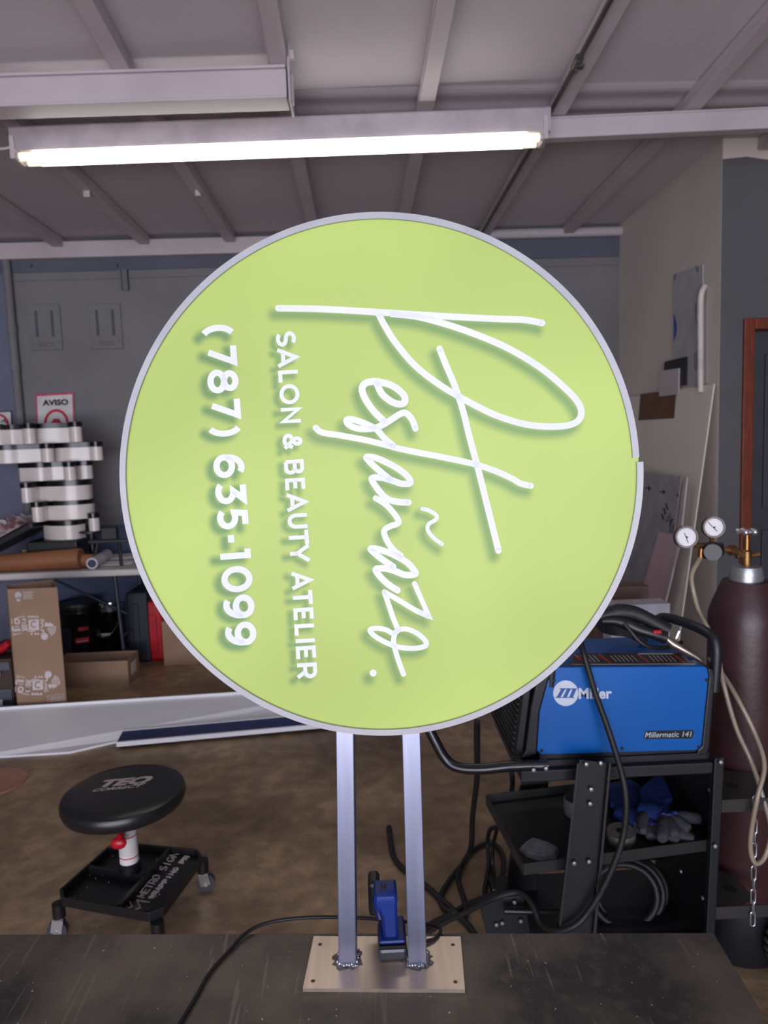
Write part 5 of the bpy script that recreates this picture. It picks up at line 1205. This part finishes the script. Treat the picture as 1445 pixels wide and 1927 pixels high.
bm = B(); tube(bm, [g(730, 180, 1.82), g(780, 240, 1.81), g(850, 320, 1.8), g(930, 365, 1.8), g(1040, 375, 1.82), g(1130, 350, 1.85), g(1180, 330, 1.88)], .006, 8, smooth=5); obj('gun_lead', bm, M_rubber, t, smooth=True)
bm = B(); rnd = random.Random(3)
for i in range(3): tube(bm, [g(520 + i * 20, 190 + 20 * i, 1.93), g(640, 200 + 25 * i, 1.95), g(780, 230 + 20 * i, 1.94), g(900, 330 + 8 * i, 1.92)], .009, 8, smooth=5)
obj('gun_cable_bundle', bm, M_rubber, t, smooth=True)
t2 = [at(1090, 1200, Y=1.76), at(1096, 1222, Y=1.715), at(1104, 1250, Y=1.70), at(1120, 1305, Y=1.69), at(1140, 1360, Y=1.675), at(1158, 1415, Y=1.655), at(1172, 1465, Y=1.63), at(1178, 1510, Y=1.62), at(1174, 1565, Y=1.62), at(1158, 1620, Y=1.62), at(1130, 1680, Y=1.625), at(1100, 1725, Y=1.63), at(1075, 1745, Y=1.63), at(1045, 1752, Y=1.65), at(1018, 1738, Y=1.7), at(1000, 1700, Y=1.74), at(975, 1680, Y=1.78), at(930, 1690, Y=1.8), at(880, 1715, Y=1.85), at(820, 1745, Y=1.9), at(760, 1790, Y=1.95)]
bm = B(); tube(bm, t2, .0078, 12, smooth=6); obj('welding_cable', bm, M_rubber, smooth=True, label='thick black cable hanging down across the front of the blue welder and cart', cat='cable')
# coil on lower shelf
bm = B()
for i in range(4):
    cc_ = at(1175, 1685, Y=1.90 + i * .018); rr_ = .095 + (i % 2) * .012; tube(bm, [cc_ + Vector((math.cos(a_) * rr_ + i * .006, math.sin(a_) * .03, math.sin(a_) * rr_ * .8 + i * .004)) for a_ in [k_ * 2 * math.pi / 28 for k_ in range(28)]], .0095, 10, closed=True)
obj('cable_coil', bm, M_rubber, smooth=True, label='coiled thick black cable on the bottom shelf of the cart', cat='cable')
# things on the middle shelf
shn = (s1 - s0).cross(s2 - s0).normalized(); shn = shn if shn.z > 0 else -shn
def onshelf(px, py, off=0.0):
    d = CM @ Vector((px - 722.5, 963.5 - py, -F)); p_ = s0 + shn * (off - .016); return CP + d * ((p_ - CP).dot(shn) / d.dot(shn))
P = [onshelf(975, 1600), onshelf(985, 1590), onshelf(1000, 1580), onshelf(1030, 1588), onshelf(1055, 1600), onshelf(1048, 1618), onshelf(1015, 1622), onshelf(990, 1614)]
bm = B(); cP = sum(P, Vector()) / 8; hexa(bm, P, [cP + (p - cP) * .82 + shn * .014 for p in P]); obj('grey_block', bm, mat('dusty_grey', (122, 124, 130), .6, c2=(96, 98, 104), scale=40), bevel=.003, label='grey angular block at the front left of the tilted shelf', cat='block')
def disc_thing(px, py, r_, h_, name, label, cat, m1, m2, hole):
    c_ = onshelf(px, py); t_ = thing(name, c_, label, cat); mt = shn.to_track_quat('Z', 'Y').to_matrix()
    bm = B(); lathe(bm, [(r_ * .96, 0), (r_, h_ * .15), (r_, h_ * .85), (r_ * .96, h_), (hole, h_), (hole, h_ * .7), (0, h_ * .7)], c_, n=32, mtx=mt); obj('body', bm, m1, t_, smooth=True)
    bm = B(); lathe(bm, [(r_ * .9, h_ + .0004), (hole * 1.2, h_ + .0004)] , c_, n=32, mtx=mt); obj('top_label', bm, m2, t_)
    bm = B(); lathe(bm, [(hole * .9, h_ * .72), (hole * .9, h_ * 1.02), (0, h_ * 1.02)], c_, n=20, mtx=mt); obj('core', bm, M_ink, t_, smooth=True)
    return t_
disc_thing(1168, 1582, .038, .03, 'wire_spool', 'round spool with a tan face on the tilted shelf in front of the gloves', 'spool', mat('spool_grey', (90, 86, 84), .5), mat('spool_tan', (160, 150, 138), .6, c2=(130, 126, 124), scale=30), .013)
disc_thing(1085, 1530, .035, .05, 'small_tin', 'small grey tin behind the wide front upright of the cart', 'tin', mat('tin_grey', (120, 120, 128), .4, .3), mat('tin_top', (90, 96, 104), .5), .008)
# glove pair
M_gb = mat('glove_blue', (18, 46, 116), .8, c2=(14, 38, 98), scale=30, bump=.4, bscale=60)
M_gk = mat('glove_grey', (56, 58, 64), .8, c2=(42, 44, 50), scale=24, bump=.4, bscale=60)
def glove(wrist, knuck, tips, thumb, cuff_end, label, lift, cuff):
    W_, K_, Cf = onshelf(*wrist, lift), onshelf(*knuck, lift), onshelf(*cuff_end, lift)
    t_ = thing('work_glove', W_, label, 'glove', 'work gloves on the cart shelf')
    side_ = (K_ - W_).cross(shn).normalized()
    bm = B(); tube(bm, [W_, W_.lerp(K_, .5), K_, K_ + (K_ - W_) * .12], [.020, .025, .026, .012], 18, smooth=4, sx=1.5); obj('glove_hand', bm, M_gb, t_, smooth=True)
    for i, tp_ in enumerate(tips):
        e = onshelf(*tp_, lift); s_ = K_ + side_ * (-.03 + .02 * i) * (-1); mid = s_.lerp(e, .55) + shn * .008
        bm = B(); tube(bm, [s_, mid, e.lerp(mid, .15), e], [.016, .0165, .015, .008], 14, smooth=4); fg = obj('glove_finger', bm, M_gk, t_, smooth=True)
        bm = B(); tube(bm, [s_ + shn * .012, s_.lerp(mid, .8) + shn * .014], [.009, .008], 10, smooth=0, sx=1.0); obj('finger_pad', bm, mat('pad_blue', (30, 42, 110), .7), fg, smooth=True)
    e = onshelf(*thumb, lift); bm = B(); tube(bm, [W_.lerp(K_, .4) - side_ * -.02, (W_.lerp(e, .6)), e], [.017, .017, .009], 12, smooth=4); obj('glove_thumb', bm, M_gk, t_, smooth=True)
    bm = B(); prism(bm, [onshelf(*p, lift) for p in cuff], shn * .016); obj('glove_cuff', bm, M_gb, t_, bevel=.005)
glove((1205, 1522), (1245, 1535), [(1318, 1540), (1298, 1562), (1272, 1574), (1245, 1580)], (1210, 1565), (1232, 1478), 'upper blue and grey work glove on the tilted cart shelf, cuff pointing up', .035, [(1203, 1492), (1240, 1460), (1250, 1470), (1266, 1512), (1225, 1528), (1208, 1518)])
glove((1165, 1528), (1205, 1548), [(1306, 1580), (1278, 1585), (1252, 1583), (1225, 1578)], (1212, 1562), (1135, 1500), 'lower blue and grey work glove, half under the other on the cart shelf', .016, [(1140, 1482), (1185, 1474), (1205, 1484), (1216, 1520), (1185, 1540), (1148, 1522)])

# ------------------------------------------------------------------ gas cylinder, regulator, hose, chain
yy = CYL
zsh = at(1400, 1155, Y=CYL).z; znk = at(1405, 1092, Y=CYL).z; zcap = at(1405, 1068, Y=CYL).z
xl_ = at(1337, 1200, Y=CYL).x; CXc = at(1404, 1080, Y=CYL).x; CRr = CXc - xl_
t = thing('gas_cylinder', (CXc, CYL, .03), 'dark maroon shielding gas cylinder with galvanised neck ring beside the welder', 'gas cylinder')
bm = B(); lathe(bm, [(CRr * .9, .031), (CRr, .05), (CRr, zsh - .03), (CRr * .985, zsh), (CRr * .9, zsh + .03), (CRr * .68, znk - .012), (CRr * .62, znk), (.0, znk)], (CXc, CYL, 0), n=48); obj('cylinder_body', bm, mat('maroon_paint', (64, 38, 40), .4, c2=(56, 34, 36), scale=6, bump=.1), t, smooth=True)
bm = B(); lathe(bm, [(.044, znk), (.044, zcap - .012), (.04, zcap + .004), (.02, zcap + .008), (0, zcap + .008)], (CXc, CYL, 0), n=32); lathe(bm, [(.046, znk + .004), (.046, znk + .018)], (CXc, CYL, 0), n=32); obj('neck_ring', bm, mat('galvanised', (176, 178, 180), .35, .7), t, smooth=True)
zv = at(1405, 1045, Y=CYL).z; zw = at(1405, 1012, Y=CYL).z; ztw = at(1405, 1000, Y=CYL).z
bm = B(); lathe(bm, [(.012, zcap), (.014, zcap + .01), (.014, zv + .012), (.0085, zv + .016), (.0085, zw), (.006, zw), (.006, ztw)], (CXc, CYL, 0), n=14); tube(bm, [Vector((CXc - .03, CYL, zv)), Vector((CXc + .022, CYL, zv)), Vector((CXc + .035, CYL, zv + .002))], .0085, 12); obj('valve', bm, M_brass, t, smooth=True)
bm = B()
for i in range(5):
    a_ = 2 * math.pi * i / 5 + .3; p_ = Vector((CXc + .022 * math.cos(a_), CYL + .022 * math.sin(a_), ztw)); tube(bm, [Vector((CXc, CYL, ztw)), p_], .004, 8); ball(bm, p_, .009, 10)
tube(bm, [Vector((CXc + .022 * math.cos(a_), CYL + .022 * math.sin(a_), ztw)) for a_ in [k_ * 2 * math.pi / 20 for k_ in range(20)]], .004, 8, closed=True)
obj('handwheel', bm, M_chrome, t, smooth=True)
r5 = lambda x, y, Y: at(1245 + x / 6.425, 940 + y / 6.423, Y=Y)
t = thing('gas_regulator', r5(630, 600, CYL - .02), 'brass and black gas regulator with two round gauges on the cylinder valve', 'regulator')
bm = B(); tube(bm, [Vector((CXc - .014, CYL, zv)), r5(900, 620, CYL - .002), r5(860, 615, CYL - .005)], .0105, 12); tube(bm, [r5(880, 615, CYL - .005), r5(820, 612, CYL - .008)], .015, 6); tube(bm, [r5(830, 612, CYL - .008), r5(700, 600, CYL - .01)], .009, 12); tube(bm, [r5(480, 590, CYL - .02), r5(470, 700, CYL - .02)], .008, 10); tube(bm, [r5(600, 560, CYL - .02), r5(400, 560, CYL - .03)], .006, 10); obj('brass_body', bm, M_brass, t, smooth=True)
bm = B(); lathe(bm, [(.0, -.02), (.022, -.026), (.030, -.014), (.032, .0), (.029, .016), (.0, .018)], r5(610, 600, CYL - .02), n=24, axis='Z'); tube(bm, [r5(610, 620, CYL - .02), r5(620, 640, CYL - .06)], [.026, .023], 18); obj('bonnet', bm, M_black, t, smooth=True)
for gx_, gy_, R_, needle in ((300, 455, 126, ((275, 405), (315, 520))), (632, 335, 120, ((565, 275), (665, 385)))):
    c_ = r5(gx_, gy_, CYL - .055); rg = (r5(gx_ + R_, gy_, CYL - .055) - c_).length; face_n = Vector((-.12 if gx_ < 400 else -.18, -1, .12)).normalized(); mt = (-face_n).to_track_quat('Z', 'Y').to_matrix()
    bm = B(); lathe(bm, [(0, 0), (rg * .88, 0), (rg * .9, -.003), (rg * 1.05, -.003), (rg * 1.06, .018), (rg * .8, .022), (0, .022)], c_, n=32, mtx=mt); gg = obj('gauge', bm, mat('gauge_case', (92, 84, 78), .35, .6), t, smooth=True)
    bm = B(); lathe(bm, [(0, -.001), (rg * .86, -.001), (rg * .86, .001)], c_, n=32, mtx=mt); obj('dial', bm, mat('dial_white', (226, 222, 224), .4), gg)
    bm = B(); u_, v_ = mt @ Vector((1, 0, 0)), mt @ Vector((0, 1, 0)); 
    fx_ = lambda x, y: c_ + Vector((0, 0, 0)) + (r5(x, y, CYL - .055) - c_) - face_n * ((r5(x, y, CYL - .055) - c_).dot(face_n)) + face_n * .0018
    marks(bm, [([needle[0], needle[1]], 9, False), ([(gx_ + 5, gy_)], 22, False)], fx_, -face_n * .0005)
    for k_ in range(15):
        a_ = R(-50 + k_ * 20); marks(bm, [([(gx_ + R_ * .72 * math.cos(a_), gy_ - R_ * .72 * math.sin(a_)), (gx_ + R_ * .8 * math.cos(a_), gy_ - R_ * .8 * math.sin(a_))], 3, False)], fx_, -face_n * .0005)
    obj('needle', bm, M_ink, gg)
    bm = B(); tube(bm, [c_ - face_n * .02, r5(480 if gx_ < 400 else 600, 560, CYL - .02)], .0055, 10); obj('gauge_stem', bm, M_brass, gg, smooth=True)
# hose
hpts = [r5(470, 700, CYL - .02), r5(430, 770, CYL - .03), r5(380, 860, CYL - .04), r5(360, 960, CYL - .05), r5(385, 1120, CYL - .06), r5(450, 1350, CYL - .06), r5(590, 1620, CYL - .06), at(1352, 1240, Y=1.86), at(1362, 1290, Y=1.82), at(1385, 1370, Y=1.80), at(1412, 1430, Y=1.78), at(1432, 1490, Y=1.74), at(1450, 1560, Y=1.72), at(1440, 1610, Y=1.71), at(1422, 1625, Y=1.70), at(1412, 1600, Y=1.70), at(1414, 1560, Y=1.70), at(1425, 1500, Y=1.70), at(1438, 1440, Y=1.72), at(1420, 1380, Y=1.76), at(1385, 1310, Y=1.8), at(1355, 1262, Y=1.88), at(1335, 1240, Y=1.98)]
bm = B(); tube(bm, hpts, .0062, 12, smooth=7); obj('gas_hose', bm, mat('hose_tan', (150, 136, 116), .4, coat=.3), smooth=True, label='translucent tan gas hose looping from the regulator down beside the maroon cylinder', cat='hose')
# chain
t = thing('steel_chain', at(1417, 1500, Y=1.72), 'thin steel chain hanging vertically in front of the maroon cylinder', 'chain')
zt_, zb_ = at(1420, 1500, Y=1.72).z, at(1418, 1740, Y=1.72).z; xch = at(1419, 1600, Y=1.72).x; nl = 11; st_ = (zt_ - zb_) / nl
for i in range(nl):
    zc_ = zt_ - (i + .5) * st_; fl = i % 2; L2, w2 = st_ * .62, .0062
    lp = []
    for k_ in range(16):
        a_ = 2 * math.pi * k_ / 16; u_ = math.cos(a_) * w2; v_ = math.sin(a_) * w2 + (L2 - w2) * (1 if math.sin(a_) >= 0 else -1); lp.append(Vector((xch + (u_ if not fl else u_ * .25), 1.72 + (u_ if fl else 0), zc_ + v_)))
    bm = B(); tube(bm, lp, .0017, 6, closed=True); obj('chain_link', bm, M_bolt, t, smooth=True)

# ------------------------------------------------------------------ cords on the floor left of the cart
fl_ = lambda x, y: at(x, y, Z=.012)
z6 = lambda x, y, Z=.012: at(800 + x / 4.817, 1370 + y / 4.817, Z=Z)
def cord(pts, r_, label, closed=False):
    bm = B(); tube(bm, pts, r_, 8, smooth=7); obj('floor_cord', bm, M_rubber, smooth=True, label=label, cat='cord')
z6y = lambda x, y, Y: at(800 + x / 4.817, 1370 + y / 4.817, Y=Y)
cord([z6y(470, -60, 1.95), z6y(470, 200, 2.0), z6y(470, 450, 2.1), z6y(430, 800, 2.25), z6y(415, 1080, 2.3), z6(340, 1230), z6(220, 1380), z6(140, 1520), z6(160, 1620), z6(250, 1680), z6(340, 1690), z6(370, 1620), z6(320, 1450), z6(300, 1320), z6(400, 1140), z6(520, 1060), z6(620, 1050), z6(700, 1150), z6(710, 1280), z6(670, 1420)], .0095, 'black cord dropping from the cart handle and looping on the floor')
cord([z6y(785, 400, 2.1), z6y(785, 560, 2.12), z6(700, 860, .25), z6(590, 920, .15), z6(565, 1050, .05), z6(575, 1250), z6(540, 1450), z6(545, 1530)], .008, 'black cord running under the cart shelf down to the caster bracket')
cord([z6(660, 880, .2), z6(620, 1050, .1), z6(610, 1250), z6(640, 1420)], .007, 'short black cord with a plug beside the left cart upright')
cord([z6(-330, 900), z6(-280, 1180), z6(-120, 1340), z6(0, 1430), z6(150, 1560), z6(300, 1700), z6(420, 1830), z6(500, 1980)], .011, 'thick black cord passing diagonally over the floor behind the right post')
cord([z6(-100, 1900), z6(50, 1780), z6(230, 1690), z6(400, 1590), z6(560, 1530), z6(700, 1490)], .009, 'black cord running along the floor toward the cart caster')
bm = B(); q = z6(640, 1440); box(bm, q, (.04, .07, .03)); obj('cord_plug', bm, M_black, label='black plug lying on the floor at the end of the looped cords', cat='plug', bevel=.006)
